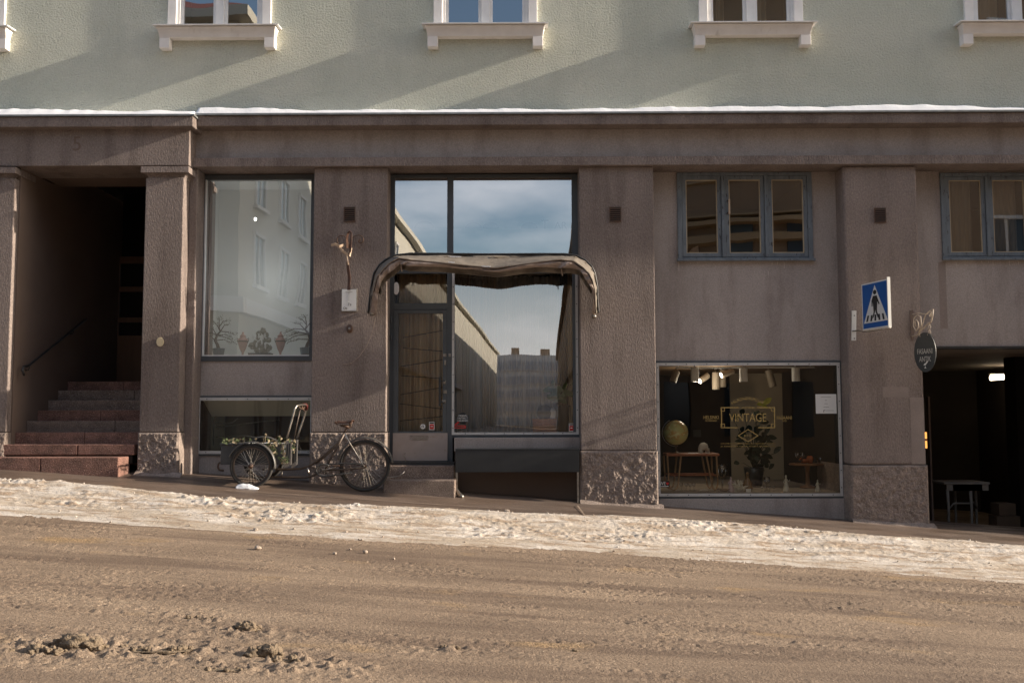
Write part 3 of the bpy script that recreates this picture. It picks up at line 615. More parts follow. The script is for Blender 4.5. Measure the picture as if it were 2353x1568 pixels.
# snow line on the flashing
def snowline(x0, x1, y0, y1, zb_, seed, add=0):
    n = int((x1-x0)/.03); mb = MB()
    def fn(a, b):
        x = x0+(x1-x0)*a; hgt = .02+add+.14*float(fbm(x*.7+seed, seed*3., 5, .6))+.014*float(vn(x*9, seed)); hgt = max(.008, hgt-.012)
        e = min(1, max(0, (x-x0)/.03))*min(1, max(0, (x1-x)/.03)); pr = math.sin(min(b*1.6, 1)*PI/2)
        return (x, y0+(y1-y0)*b, zb_+hgt*pr*e+.0015)
    mb.grid(fn, n, 8); return mb
one(snowline(XU(447, 255, -.22), 12, -.225, .0, zc_top, 3), 'snow_ledge', 'snow', 'thin line of white snow lying along the long cornice', 'snow', smooth=True)
one(snowline(-12, XU(444, 255, -.36), -.39, .0, zlt, 8, .035), 'snow_ledge', 'snow', 'thicker strip of snow on the projecting cornice over the left entrance', 'snow', smooth=True)

# ================================================================== LEFT ENTRANCE
xw = XU(31, 700, -.2); xwr = p1[0]
zpc = ZU(200, 383, -.1)
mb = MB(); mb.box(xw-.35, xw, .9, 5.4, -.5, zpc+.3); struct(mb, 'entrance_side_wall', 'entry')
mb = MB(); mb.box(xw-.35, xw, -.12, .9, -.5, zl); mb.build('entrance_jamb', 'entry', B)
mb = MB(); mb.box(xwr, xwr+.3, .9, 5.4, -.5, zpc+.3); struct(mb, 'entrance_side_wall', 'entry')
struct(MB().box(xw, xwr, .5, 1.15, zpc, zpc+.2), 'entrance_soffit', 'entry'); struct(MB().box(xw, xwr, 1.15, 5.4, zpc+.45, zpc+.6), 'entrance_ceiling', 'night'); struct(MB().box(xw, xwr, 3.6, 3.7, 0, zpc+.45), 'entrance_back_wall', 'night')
st = thing('entrance_stairs', (xw+1, 0, gp(-6, -.6)), 'flight of red and grey granite steps rising into the dark left entrance', 'stairs')
def rs_(u, v, Y): return ZU(u, v, Y)
y1 = -.62; zA = rs_(150, 1050, y1); xr1 = XU(271, 1070, y1)
zB = rs_(150, 1020, y1+.38); xr2 = XU(308, 1035, y1+.36)
for (xa_, xb_) in ((-12, -8.0), (-8.0, XU(92, 1070, y1)), (XU(92, 1070, y1)+.006, xr1)): MB().box(xa_, xb_, y1, y1+.42, gp(-6, 0)-.7, zA).build('step', 'granite_red', st, bevel=.012)
for (xa_, xb_) in ((-12, XU(178, 1035, y1+.36)-.004), (XU(178, 1035, y1+.36)+.004, xr2)): MB().box(xa_, xb_, y1+.36, .1, zA+.018, zB).build('step', 'granite_red', st, bevel=.012)
MB().box(-12, xr2-.03, y1+.38, 0, zA-.1, zA+.018).build('step_joint', 'near_black', st)
tops = [992.5, 966.5, 941.7, 918.6, 896, 876]; yy = -.02
z_ = zB
for k, v in enumerate(tops):
    z2 = rs_(200, v, yy); sp = [xw-.0, xw+(.35+.28*((k*37) % 5))*1.0, xwr]
    sp[1] = xw+[1.0, 1.3, .95, 1.45, 1.2, .9][k]
    mt = ('granite_red', 'granite_grey', 'granite_red', 'granite_grey', 'granite_grey', 'granite_red')[k]
    for a, b in ((sp[0], sp[1]-.003), (sp[1]+.003, sp[2])): MB().box(a, b, yy, yy+.36, z_-.3, z2).build('step', mt, st, bevel=.008)
    z_ = z2; yy += .32
ztp = z_; struct(MB().box(xw, xwr, yy, 3.6, ztp-.3, ztp-.004), 'entrance_landing', 'granite_grey')
# inner door of the entrance
M['brown_wood'] = surf('varnished_brown_wood', (.13, .06, .028), (.09, .042, .02), (8, 8, 1.5), .45, [((60, 60, 8), .3, .002)], .4)
yD = 3.55; a, b = P3(262, 590, yD), P3(346, 880, yD); dr = thing('entrance_door', (a.x, yD, ztp), 'brown wooden inner door with dark panes at the top of the entrance stairs', 'door')
x0, x1, z0, z1 = a.x, b.x+.25, ztp, a.z
MB().frame(x0, x1, z0, z1, .13, yD-.05, yD, .9).build('leaf', 'brown_wood', dr, bevel=.01)
pz0 = ZU(300, 818, yD)
mb = MB(); 
for v in (665, 735): zz_ = ZU(300, v, yD); mb.box(x0+.13, x1-.13, yD-.045, yD-.005, zz_-.045, zz_+.045)
mb.build('glazing_bar', 'brown_wood', dr, bevel=.005)
M['glass_k'] = glass('dark_glass', .2, (.3, .3, .3), .02)
pane(x0+.12, x1-.12, z0+.88, z1-.12, 'glass_k', dr, yD-.02)
mb = MB(); q = P3(320, 830, yD); mb.tube([(x1-.3, yD-.05, q.z), (x1-.3, yD-.1, q.z), (x1-.3, yD-.1, q.z-.2), (x1-.3, yD-.05, q.z-.2)], .012); mb.build('handle', 'steel', dr, smooth=True)
for u in (150, 205):
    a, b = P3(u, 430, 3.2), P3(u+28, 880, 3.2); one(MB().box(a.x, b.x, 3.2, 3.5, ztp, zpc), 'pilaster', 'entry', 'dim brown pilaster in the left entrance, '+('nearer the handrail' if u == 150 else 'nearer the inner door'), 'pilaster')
mb = MB(); yh = .1
pts = [(xw+.10, -.02, ZU(40, 862, 0)), (xw+.09, -.06, ZU(38, 850, 0)), (xw+.08, .0, ZU(42, 842, 0)), (xw+.08, .15, ZU(48, 838, 0)), (xw+.08, 2.0, ZU(48, 838, 0)+.86)]
hr = thing('handrail', (xw, .2, pts[0][2]-.3), 'dark metal handrail sloping up the left entrance wall', 'handrail'); mb.tube(pts, .018, 10); mb.build('rail', 'dark_metal', hr, smooth=True)
for t in (0.2, 1.6): z2 = pts[3][2]+(t-.15)/1.85*.86; MB().tube([(xw+.0, t, z2-.09), (xw+.05, t, z2-.09), (xw+.08, t, z2)], .008).build('bracket', 'dark_metal', hr, smooth=True)
M['yellow'] = surf('cream_enamel', (.62, .52, .34), (.56, .46, .3), 8, .4)
q = P3(368, 785, -.245); one(MB().add([(q.x+.052*math.cos(t), -.256+dy, q.z+.066*math.sin(t)) for dy in (0, .014) for t in np.linspace(0, 2*PI, 25)[:-1]],
    [tuple(range(23, -1, -1)), tuple(range(24, 48))]+[(k, (k+1) % 24, (k+1) % 24+24, k+24) for k in range(24)]), 'oval_plaque', 'yellow', 'small cream oval plate on the left granite pillar', 'plaque', bevel=.003)

# ================================================================== DOOR STEPS
ds = thing('door_steps', (XU(960, 1110, -.2), -.2, gp(-1.4, -.3)), 'two pinkish granite steps below the glazed shop door', 'steps')
a = R(897, 1069, 1043, 1101, -.06); MB().box(p2[1]+.012, a[1], -.06, RX+.06, a[2]-.12, a[3]).build('step', 'granite_grey', ds, bevel=.012)
c = R(880, 1103, 1043, 1140, -.40); MB().box(c[0], c[1]+.01, -.40, -.05, c[2]-.15, c[3]).build('step', 'granite_grey', ds, bevel=.014)
MB().box(p2[1]+.02, a[1]-.01, .12, RX+.02, a[3], ZU(960, 1060, .2)).build('threshold', 'dark_metal', ds)
# ================================================================== BLACK BENCH BOARD
a = R(1046, 1031, 1334, 1084, -.1); bn = thing('black_bench', ((a[0]+a[1])/2, -.05, gp(0, -.1)), 'long black board on thin steel legs under the centre shop window', 'bench')
MB().box(a[0], a[1]-.02, -.1, -.06, a[2], a[3]-.012).build('front_board', 'black', bn, bevel=.004)
MB().box(a[0], a[1]-.02, -.105, .2, a[3]-.01, a[3]+.006).build('top_board', 'black', bn, bevel=.003)
for xx in (a[0]+.005, a[1]-.055):
    zz_ = gp(xx, -.08); MB().box(xx, xx+.028, -.098, -.07, zz_, a[2]-.001).build('leg', 'steel', bn); 
# drain spout by the steps
q = P3(1048, 1135, -.3); mb = MB().tube([(q.x-.02, -.1, q.z+.05), (q.x+.01, -.2, q.z+.02), (q.x+.06, -.3, q.z-.02), (q.x+.09, -.35, q.z-.035)], [.03, .032, .03, .026], 12); one(mb, 'drain_spout', 'steel', 'short grey pipe end lying beside the shop door steps', 'pipe', smooth=True)

# ================================================================== SMALL THINGS ON THE WALL
def vent(u, v, lab):
    q = P3(u, v, 0); t = thing('wall_vent', (q.x, 0, q.z-.11), lab, 'vent', 'louvred vents high on the pillars')
    MB().box(q.x-.082, q.x+.082, -.006, -.002, q.z-.108, q.z+.108).build('backing', 'near_black', t)
    MB().frame(q.x-.085, q.x+.085, q.z-.11, q.z+.11, .012, -.016, -.0065).build('frame', 'iron', t)
    mb = MB()
    for k in range(7): z = q.z-.09+k*.0285; mb.prism([(q.x-.073, -.014, z), (q.x-.073, -.02, z-.006), (q.x-.073, -.007, z+.012), (q.x-.073, -.003, z+.012)], (.146, 0, 0))
    mb.build('louvres', 'iron', t)
vent(803, 493, 'small louvred metal vent above the hanging strap, on the pillar left of the door')
vent(1413, 493, 'small louvred metal vent on the pillar right of the awning')
vent(2021, 495, 'small louvred metal vent above the blue crossing sign')
# wrought bracket with strap
q = lambda a, b, Y=-.04: Z3(a, b, Y)
br = thing('scroll_bracket', q(1110, 640, 0), 'rusty scrolled wall bracket with a brown leather strap and ribbons over the notice', 'wall bracket')
def spiral(c, r0, turns, sgn, Y, th0=0, n=26):
    return [(c.x+sgn*r0*(1-.8*i/n)*math.cos(th0+turns*2*PI*i/n), Y, c.z+r0*(1-.8*i/n)*math.sin(th0+turns*2*PI*i/n)) for i in range(n+1)]
MB().tube([q(1115, 600), q(1125, 550), q(1150, 520)]+[q(*p) for p in ((1180, 513), (1203, 525), (1210, 545), (1203, 562), (1188, 568), (1177, 558), (1183, 545), (1192, 546))], .008, 6).build('scroll', 'iron', br, smooth=True)
MB().tube([q(1115, 600), q(1105, 550), q(1085, 522)]+[q(*p) for p in ((1060, 517), (1040, 528), (1032, 548), (1036, 565), (1045, 570))], .008, 6).build('scroll', 'iron', br, smooth=True)
M['leather'] = surf('brown_leather', (.11, .055, .035), (.07, .035, .024), 15, .55)
M['ribbon'] = surf('pale_worn_ribbon', (.55, .43, .32), (.42, .31, .22), 12, .6)
def ribbon(mb, pts, w, Y0=-.06, tw=.0):
    vs = []
    for i, (a, b, *r) in enumerate(pts):
        p = q(a, b, Y0+(r[0] if r else 0)); j = min(i+1, len(pts)-1); k = max(i-1, 0); d = (q(*pts[j][:2])-q(*pts[k][:2])).normalized(); nrm = Vector((-d.z, 0, d.x))
        vs += [p+nrm*w/2+Vector((0, -.008, 0)), p-nrm*w/2+Vector((0, .008, 0))]
    mb.add(vs, [(2*i, 2*i+1, 2*i+3, 2*i+2) for i in range(len(pts)-1)])
mb = MB(); ribbon(mb, [(1103, 600), (1100, 540, -.03), (1108, 500, -.05), (1118, 491, -.07), (1128, 502, -.09), (1127, 560, -.08), (1122, 620, -.06), (1110, 650, -.03)], .028); ribbon(mb, [(1104, 690), (1108, 740, -.01), (1116, 800), (1112, 845, .0), (1112, 878, -.01)], .042); mb.build('strap', 'leather', br, thick=.006)
mb = MB(); ribbon(mb, [(1118, 620, -.04), (1098, 650), (1104, 690, -.02), (1108, 712)], .02, -.07); ribbon(mb, [(1045, 592), (1070, 618, -.03), (1108, 648, -.02)], .03, -.07); ribbon(mb, [(995, 582, .02), (1022, 575, -.02), (1050, 590, -.03), (1080, 580, .0)], .035, -.07); ribbon(mb, [(1098, 640), (1120, 655, -.03), (1130, 600, -.03)], .018, -.08); mb.build('ribbon', 'ribbon', br, thick=.005)
# notice sheet
a, b = q(1063, 870, -.012), q(1167, 1022, -.012); nt = thing('notice_board', (a.x, 0, b.z), 'white framed notice sheet with small black numbers 78 and 09 on the pillar', 'notice')
M['paper'] = surf('white_paper', (.72, .72, .70), (.68, .68, .66), 3, .6)
M['ink'] = surf('black_ink', (.02, .02, .02), (.03, .03, .03), 3, .6)
MB().box(a.x, b.x, -.02, -.001, b.z, a.z).build('board', 'steel', nt, bevel=.003); MB().box(a.x+.012, b.x-.012, -.0225, -.0205, b.z+.012, a.z-.012).build('sheet', 'paper', nt)
mb = MB(); c = q(1115, 890, 0).x; zt_ = q(1115, 895, 0).z; mb.box(c-.05, c+.05, -.0245, -.023, zt_, zt_+.004); mb.box(c-.0015, c+.0015, -.0245, -.023, q(1115, 950).z, zt_)
mb.text('7', q(1111, 974, -.024), .055); mb.text('8', q(1124, 977, -.024), .042); mb.text('O', q(1084, 1000, -.024), .05); mb.text('9', q(1097, 1003, -.024), .042); mb.build('print', 'ink', nt)
c = q(1118, 1135, 0); mb = MB().lathe((c.x, 0, c.z), [(.048, 0), (.048, .012), (.04, .022), (.0, .024)], 20, Vector((0, -1, 0))); 
bz = thing('door_bell', (c.x, 0, c.z-.05), 'dark oval bell plate under the white notice', 'door bell'); mb.v = [(x, y, c.z+(z-c.z)*1.3) for x, y, z in mb.v]; mb.build('plate', 'iron', bz, smooth=True)
MB().lathe((c.x, -.022, c.z), [(.016, 0), (.016, .008), (0, .012)], 12, Vector((0, -1, 0))).build('button', 'steel', bz)
M['cord'] = surf('pale_cord', (.38, .3, .24), (.3, .24, .2), 9, .7)
q6 = lambda a, b, Y: Z6(a, b, Y)
one(MB().tube([q6(318, 1130, .30), q6(300, 1150, .29), q6(320, 1170, .28), q6(318, 1210, .2), q6(320, 1240, .0), q6(305, 1275, -.08), q6(270, 1300, -.1), q6(200, 1312, -.12), q6(170, 1312, -.2)], .007, 5), 'chain', 'steel', 'thin lock chain dangling from the shop door kick plate over the steps', 'chain', smooth=True)

# ================================================================== AWNING
AW = thing('awning', Z5(1100, 850, 0), 'folded brown fabric canopy arching over the shop door and window', 'awning')
outer = [(50, 1350), (62, 1250), (72, 1150), (100, 1010), (150, 935), (210, 885), (290, 852), (420, 838), (700, 840), (1100, 845), (1500, 842), (1750, 842), (1850, 855), (1930, 895), (1985, 950), (2012, 1010), (2032, 1120), (2036, 1250), (2045, 1350)]
mid = [(66, 1350), (80, 1250), (95, 1150), (128, 1030), (180, 965), (240, 905), (310, 868), (430, 885), (700, 912), (1150, 955), (1500, 905), (1720, 882), (1830, 895), (1905, 945), (1962, 1000), (1992, 1060), (2012, 1140), (2018, 1250), (2020, 1350)]
hem = [(118, 1360), (132, 1250), (140, 1160), (160, 1080), (215, 1010), (270, 968), (325, 925), (400, 938), (700, 946), (1170, 992), (1500, 950), (1700, 955), (1800, 955), (1885, 975), (1930, 1050), (1962, 1095), (1986, 1140), (1998, 1230), (1984, 1340)]
def dens(p, n=140):
    t = np.linspace(0, len(p)-1, n); i = np.arange(len(p)); return np.interp(t, i, [a for a, b in p]), np.interp(t, i, [b for a, b in p])
no = 150; (ox, oy), (mxx, my), (hx, hy) = dens(outer, no), dens(mid, no), dens(hem, no)
endw = lambda i: min(1, min(i, no-1-i)/(no*.18))
def row(px, py, Yf, amp, sd):
    return [Z5(px[i]+amp*3*(float(fbm(i*.2+sd*5, 7, 2))-.5), py[i]+amp*9*(float(fbm(i*.11+sd, sd, 3))-.5)*2, Yf(i)+amp*.085*(float(fbm(i*.22+sd*3, 3+sd, 3))-.5)*2) for i in range(no)]
yo = lambda i: -.06-.06*endw(i); ym = lambda i: -.13-.36*endw(i)**.7; yh_ = lambda i: -.16-.28*endw(i)**.7
rows = [row(ox, oy, yo, 0, 1)]
for t in (.15, .3, .5, .7, .85): rows.append(row(ox*(1-t)+mxx*t, oy*(1-t)+my*t, lambda i, t=t: yo(i)*(1-t)+ym(i)*t+.03*math.sin(PI*t)+(.035 if t in (.3, .7) else 0), 1.0, 1+t))
rows.append(row(mxx, my, ym, .3, 4))
q = lambda a, b, Y=-.04: Z3(a, b, Y)
MB().tube([q(1288, 1062, -.2), q(1280, 1110, -.15), q(1262, 1180, -.1), q(1230, 1250, -.06), q(1180, 1320, -.03), q(1130, 1362, -.012), q(1100, 1368, -.012), q(1070, 1370, -.01)], .0045, 5).build('cord', 'cord', AW, smooth=True)
nm = len(rows)-1
for t in (.12, .35, .6, .8, 1): rows.append(row(mxx*(1-t)+hx*t, my*(1-t)+hy*t, lambda i, t=t: ym(i)*(1-t)+yh_(i)*t+(.05*endw(i) if t == .12 else 0), .3+.8*t, 6+t*.5))
M['canvas'] = surf('faded_brown_canvas', (.34, .275, .24), (.26, .21, .185), 9, .95, [((40, 40, 60), .4, .004)], .08, grain=(40, .12))
M['canvas_top'] = surf('grey_brown_canvas', (.22, .19, .16), (.15, .13, .11), 9, .95, [((40, 40, 60), .4, .004)], .08, grain=(40, .12))
mb = MB(); 
def strip(mb, rw):
    n = len(rw[0]); mb.add([p for r in rw for p in r], [(k*n+i, k*n+i+1, (k+1)*n+i+1, (k+1)*n+i) for k in range(len(rw)-1) for i in range(n-1)])
strip(mb, rows[:nm+1]); mb.build('canopy_top', 'canvas_top', AW, smooth=True, thick=.0035)
mb = MB(); strip(mb, rows[nm:]); mb.build('valance', 'canvas', AW, smooth=True, thick=.0035)
r2 = [[p+Vector((0, .16, .03)) for p in rows[nm]], [p+Vector((0, .2, -.04)) for p in rows[nm+3]], [p+Vector((0, .16, -.05)) for p in rows[-1]]]
mb = MB(); strip(mb, [[p for p in r[18:-18]] for r in r2]); mb.build('folded_canvas', 'canvas_top', AW, smooth=True, thick=.0035)
mb = MB(); mb.tube([p+Vector((0, -.012, .012)) for p in rows[0]], .014, 8); mb.build('back_rail', 'dark_metal', AW, smooth=True)
mb = MB(); mb.tube([p+Vector((0, .035, -.02)) for p in rows[nm]], .008, 6); mb.build('front_rail', 'dark_metal', AW, smooth=True)
M['arm'] = surf('pale_worn_arm', (.42, .35, .28), (.32, .26, .2), 9, .5)
for pts in ([(90, 1350), (92, 1230), (104, 1120)], [(2005, 1375), (1999, 1240), (1992, 1130)]):
    p = [Z5(a, b, -.14) for a, b in pts]; MB().tube(p, .022, 8).build('arm', 'arm', AW, smooth=True); MB().blob(p[0], .035, .2, 8, 3).build('arm_joint', 'steel', AW, smooth=True)
for a, b in ((333, 925), (1722, 962)):
    MB().tube([Z5(a, b, -.4), Z5(a+6, b+38, -.36), Z5(a+10, b+62, -.36)], .008, 6).build('pull_hook', 'cord', AW, smooth=True)
for (a, b, w_) in ((800, 856, 60), (770, 905, 30), (1070, 941, 42)):
    MB().add([Z5(a-w_, b-3, -.47), Z5(a+w_, b-1, -.47), Z5(a+w_*.8, b+6, -.47), Z5(a-w_*.6, b+5, -.47)], [(0, 1, 2, 3)]).build('snow_patch', 'snow', AW, thick=.01)

def lightat(p, w, col, off=(0, 0, -.03), rad=.04, name='lamp_or_fill_light'):
    l = bpy.data.lights.new(name, 'POINT'); l.energy = w; l.color = col; l.shadow_soft_size = rad; o = bpy.data.objects.new(name, l); COL.objects.link(o); o.location = Vector(p)+Vector(off)
# ================================================================== WINDOW GOODS, LEFT DISPLAY
M['terracotta'] = surf('pink_terracotta', (.52, .30, .25), (.44, .25, .21), 20, .5)
M['bronze'] = surf('dark_bronze', (.14, .09, .05), (.10, .065, .04), 15, .5, [], .5, metal=.3)
M['blueglaze'] = surf('blue_grey_glaze', (.10, .14, .17), (.07, .10, .12), 12, .35, [], .5)
M['jade'] = surf('grey_green_leaf_beads', (.16, .17, .12), (.24, .22, .16), 60, .6, [], .4)
M['marble'] = surf('aged_ivory_stone', (.38, .36, .30), (.18, .17, .13), 35, .6, [(60, .8, .01)], .4)
zsh = rA[2]+.07
def bonsai(ax, Yb, lab, flip, s=1.0):
    x = Z3(ax, 1290, Yb).x; k = .9046/2.613/F_PX*(Yb+14.3); t = thing('bonsai_tree', (x, Yb, zsh), lab, 'bonsai', 'gemstone bonsai in the display window')
    MB().lathe((x, Yb, zsh), [(.07*s, 0), (.075*s, .01), (.095*s, .135*s), (.10*s, .14*s), (.085*s, .145*s), (.0, .13*s)], 6).build('pot', 'blueglaze', t, bevel=.004)
    rr = random.Random(int(ax)); pts = [(0, .13), (-.02, .2), (-.055, .26), (-.03, .34), (.02, .40), (.0, .47)]
    if flip: pts = [(-a, b) for a, b in pts]
    P = [Vector((x+a*s, Yb, zsh+b*s)) for a, b in pts]; mb = MB().tube(P, [.03*s, .024*s, .022*s, .018*s, .013*s, .007*s], 8)
    tips = []
    for i, (bx, bz_) in ((2, (-.20, .33)), (3, (-.16, .45)), (3, (.20, .30)), (4, (.15, .50)), (4, (-.10, .55)), (5, (.02, .60)), (2, (.22, .22)), (3, (-.22, .37)), (5, (.1, .57)), (4, (.26, .34)), (3, (.28, .2))):
        if flip: bx = -bx*1.25
        e = Vector((x+bx*s, Yb+rr.uniform(-.08, .08), zsh+bz_*s)); m_ = (P[i]+e)/2+Vector((0, 0, rr.uniform(.01, .05))); mb.tube([P[i], m_, e], [.009*s, .006*s, .003*s], 5); tips.append((m_, e))
    mb.build('trunk', 'iron', t, smooth=True); lf = MB()
    for m_, e in tips:
        for k2 in range(34):
            f = rr.random(); c = m_.lerp(e, f*1.1)+Vector((rr.gauss(0, .028), rr.gauss(0, .025), rr.gauss(.008, .016))); r = rr.uniform(.006, .013)
            a = Vector((rr.uniform(-1, 1), rr.uniform(-1, 1), rr.uniform(-1, 1))).normalized(); b = a.orthogonal().normalized()
            lf.add([c+a*r, c+b*r*.7, c-a*r, c-b*r*.7], [(0, 1, 2, 3)])
    lf.build('foliage', 'jade', t)
bonsai(248, RX+.32, 'left gemstone bonsai in a blue-grey pot in the tall display window', False)
bonsai(830, RX+.32, 'right bonsai with spreading branches, partly hidden by the pillar edge', True, 1.06)
for ax, lb in ((408, 'left pink urn with a lid between bonsai and carved rock'), (658, 'right pink urn with a lid beside the carved rock')):
    Yb = RX+.3; x = Z3(ax, 1290, Yb).x; t = thing('lidded_urn', (x, Yb, zsh), lb, 'urn', 'pink urns in the display window')
    pr = [(.04, 0), (.042, .01), (.02, .03), (.014, .06), (.022, .085), (.045, .13), (.067, .20), (.074, .255), (.068, .285), (.045, .30), (.04, .315)]
    MB().lathe((x, Yb, zsh), pr, 20).build('body', 'terracotta', t, smooth=True)
    MB().lathe((x, Yb, zsh), [(.048, .316), (.045, .33), (.025, .35), (.012, .365), (.018, .38), (.0, .395)], 16).build('lid', 'terracotta', t, smooth=True)
    for s in (-1, 1): MB().tube([(x+s*.06, Yb, zsh+.27), (x+s*.09, Yb, zsh+.30), (x+s*.085, Yb, zsh+.26), (x+s*.07, Yb, zsh+.22)], .006, 5).build('handle', 'bronze', t, smooth=True)
    MB().lathe((x, Yb, zsh), [(.0755, .235), (.076, .245), (.0755, .255)], 20).build('band', 'bronze', t)
Yb = RX+.34; x = Z3(527, 1290, Yb).x; t = thing('carved_rock', (x, Yb, zsh), 'carved ivory mountain with figures on a dark stand, centre of the display window', 'ornament')
mb = MB(); mb.box(x-.17, x+.17, Yb-.09, Yb+.09, zsh+.045, zsh+.07)
for s in (-1, 1):
    for y in (-.07, .07): mb.box(x+s*.155-.012, x+s*.155+.012, Yb+y-.012, Yb+y+.012, zsh, zsh+.045)
mb.build('stand', 'dark_metal', t, bevel=.004); mb = MB(); rr = random.Random(3)
for k in range(46):
    a = rr.uniform(-1, 1); hmx = .44*(1-abs(a)**1.6*.75); z = rr.uniform(.02, hmx); mb.blob((x+a*.15, Yb+rr.uniform(-.04, .04), zsh+.07+z*.9), (rr.uniform(.018, .04),)*3, .5, 6, k, 3)
mb.build('rock', 'marble', t); mb = MB()
for k in range(7): a = rr.uniform(-.8, .8); z = rr.uniform(.03, .25); mb.blob((x+a*.13, Yb-.07, zsh+.08+z), (.014, .012, .032), .15, 7, k); mb.blob((x+a*.13, Yb-.07, zsh+.08+z+.035), (.010,)*3, .05, 6, k)
mb.build('figures', 'paper', t, smooth=True)
q = Z3(832, 1300, RX+.18); one(MB().box(q.x-.06, q.x+.06, RX+.15, RX+.21, zsh, zsh+.05), 'price_card', 'black', 'tiny black card standing before the right bonsai pot', 'card')
one(MB().tube([Z3(192, 158, RX+.09), Z3(180, 700, RX+.09), Z3(172, 1180, RX+.09), Z3(166, 1290, RX+.09)], .006, 5), 'electric_cord', 'dark_metal', 'thin black cord running down the left side of the display window', 'cord')
M['glow'] = emit('lamp_glow', (1, .97, .9), 5)
q = Z3(490, 410, RX+.7); lightat((( rA[0]+rA[1])/2, RX+.18, rA[2]+1.25), 3.6, (.90, .96, 1), (0, 0, 0), .15); t = thing('ceiling_spot', (q.x, q.y, q.z), 'small glowing white spotlight seen high in the left display window', 'spotlight'); MB().lathe((q.x, q.y, q.z), [(.03, 0), (.03, .04), (.02, .05)], 14, Vector((-.3, 1, .2)).normalized()).build('housing', 'white_paint', t); MB().lathe((q.x, q.y-.003, q.z), [(.026, 0), (.02, .004)], 14, Vector((-.3, -1, -.2)).normalized()).build('lamp', 'glow', t); MB().tube([(q.x, q.y+.03, q.z), (q.x, RX+.85, q.z+.05)], .006).build('arm', 'white_paint', t)  # point light is an added fill brightening the niche, set apart from the spot

# ================================================================== CENTRE SHOP INTERIOR
zfl = zwb1-.02; cxr = xr0
M['sky_lift'] = surf('grey_blue_sky_lift', (.15, .19, .23), (.13, .17, .21), 1, .9); M['film'] = surf('pale_window_film', (.20, .245, .285), (.18, .225, .265), 1, .8)
room('shop', xl1, xr0+.15, RX+.09, RX+3.6, zf-.02, zct, 'near_black', back='near_black')
struct(MB().box(xm1+.02, xr0+.1, RX+.1, RX+.9, zwb, zwb1-.01), 'window_shelf', 'near_black')
struct(MB().box(xl1, xr0, RX+.25, RX+.28, zt0+.02, zct-.02), 'transom_sky_lift', 'sky_lift'); struct(MB().box(xl1, xr0, RX+.045, RX+.05, zt0+.0, Z5(1100, 614, RX+.045).z), 'transom_film', 'film')  # added panel behind the glass brightens the sky reflection around the half circles
M['curtain'] = surf('beige_curtain', (.62, .49, .33), (.46, .36, .25), (30, 3, .4), .9, [((60, 4, 2), .3, .006)], .1)
M['curtain_d'] = surf('dark_curtain', (.06, .045, .038), (.04, .03, .026), (20, 3, .4), .9)
def curtain(x0, x1, z0, z1, Y, lab, mt='curtain', folds=14, taper=0, group=None):
    mb = MB(); n = int(40+folds*8)
    def fn(a, b):
        xx = x0+(x1-x0)*a+taper*b*(1 if x1 > x0 else -1)*(a-.5)
        return (xx, Y+.035*math.sin(a*folds*2*PI+2*float(vn(a*5, 1)))+.02*math.sin(a*folds*4.3)+.02*float(vn(a*9, b*2)), z1+(z0-z1)*b)
    mb.grid(fn, n, 10); return one(mb, 'curtain', mt, lab, 'curtain', group, smooth=True, thick=.003)
curtain(dx0+.01, xm0, dz0+.25, zt0-.02, RX+.22, 'beige striped curtain hanging behind the glazed door', folds=9, group='curtains in the shop front')
q = Z6(680, 500, RX+.35); r_ = Z6(800, 500, RX+.35); curtain(xm1+.0, r_.x, zwb1, zt0-.05, RX+.3, 'pleated beige curtain gathered at the left of the centre window', folds=6, taper=-.08, group='curtains in the shop front')
curtain(Z6(880, 500, RX+.6).x, Z6(990, 500, RX+.6).x, zwb1, zt0-.05, RX+.6, 'narrow beige curtain second from the left in the centre window', folds=5, group='curtains in the shop front')
curtain(Z6(1385, 500, RX+.5).x, Z6(1455, 500, RX+.5).x, zwb1, zt0-.05, RX+.5, 'beige curtain strip left of the dark drape in the centre window', folds=3, group='curtains in the shop front')
curtain(Z6(1460, 500, RX+.3).x, Z6(1520, 500, RX+.3).x, zwb1, zt0-.05, RX+.3, 'dark drape behind the climbing plant', 'curtain_d', 3, group='curtains in the shop front')
curtain(Z6(1515, 500, RX+.24).x, Z6(1562, 500, RX+.24).x, zwb1, zt0-.05, RX+.24, 'beige curtain at the right edge of the centre window', folds=3, group='curtains in the shop front')
M['net'] = surf('grey_beige_net', (.66, .60, .53), (.52, .46, .40), (34, 3, .3), .9)
curtain(xm1+.05, xr0+.1, zwb1, zt0-.05, RX+.72, 'wide grey beige net curtain across the back of the centre window', 'net', folds=26, group='curtains in the shop front')
# basket, pot and plant
M['wicker'] = surf('orange_wicker', (.80, .34, .13), (.62, .24, .09), (40, 40, 60), .6, [((60, 60, 110), .8, .01)])
Yb = RX+.3; x0, x1 = Z6(1258, 960, Yb).x, Z6(1430, 960, Yb).x; zb_ = zwb1-.01; zt_ = Z6(1300, 885, Yb).z; xc = (x0+x1)/2; w_ = (x1-x0)/2
t = thing('wicker_basket', (xc, Yb, zb_), 'orange wicker basket at the bottom right of the centre window', 'basket')
mb = MB()
for k in range(10):
    zz_ = zb_+(zt_-zb_)*k/9; pts = [(xc+w_*(.95+.05*k/9)*math.cos(a), Yb+w_*.5*math.sin(a)+.0*k, zz_+.004*math.sin(a*12+k*PI)) for a in np.linspace(0, 2*PI, 49)]
    mb.tube(pts, .0125, 6)
mb.build('weave', 'wicker', t, smooth=True); mb = MB()
for a in np.linspace(0, 2*PI, 15)[:-1]: mb.tube([(xc+w_*.96*math.cos(a), Yb+w_*.5*math.sin(a), zb_), (xc+w_*math.cos(a), Yb+w_*.5*math.sin(a), zt_+.01)], .009, 5)
mb.build('stakes', 'wicker', t)
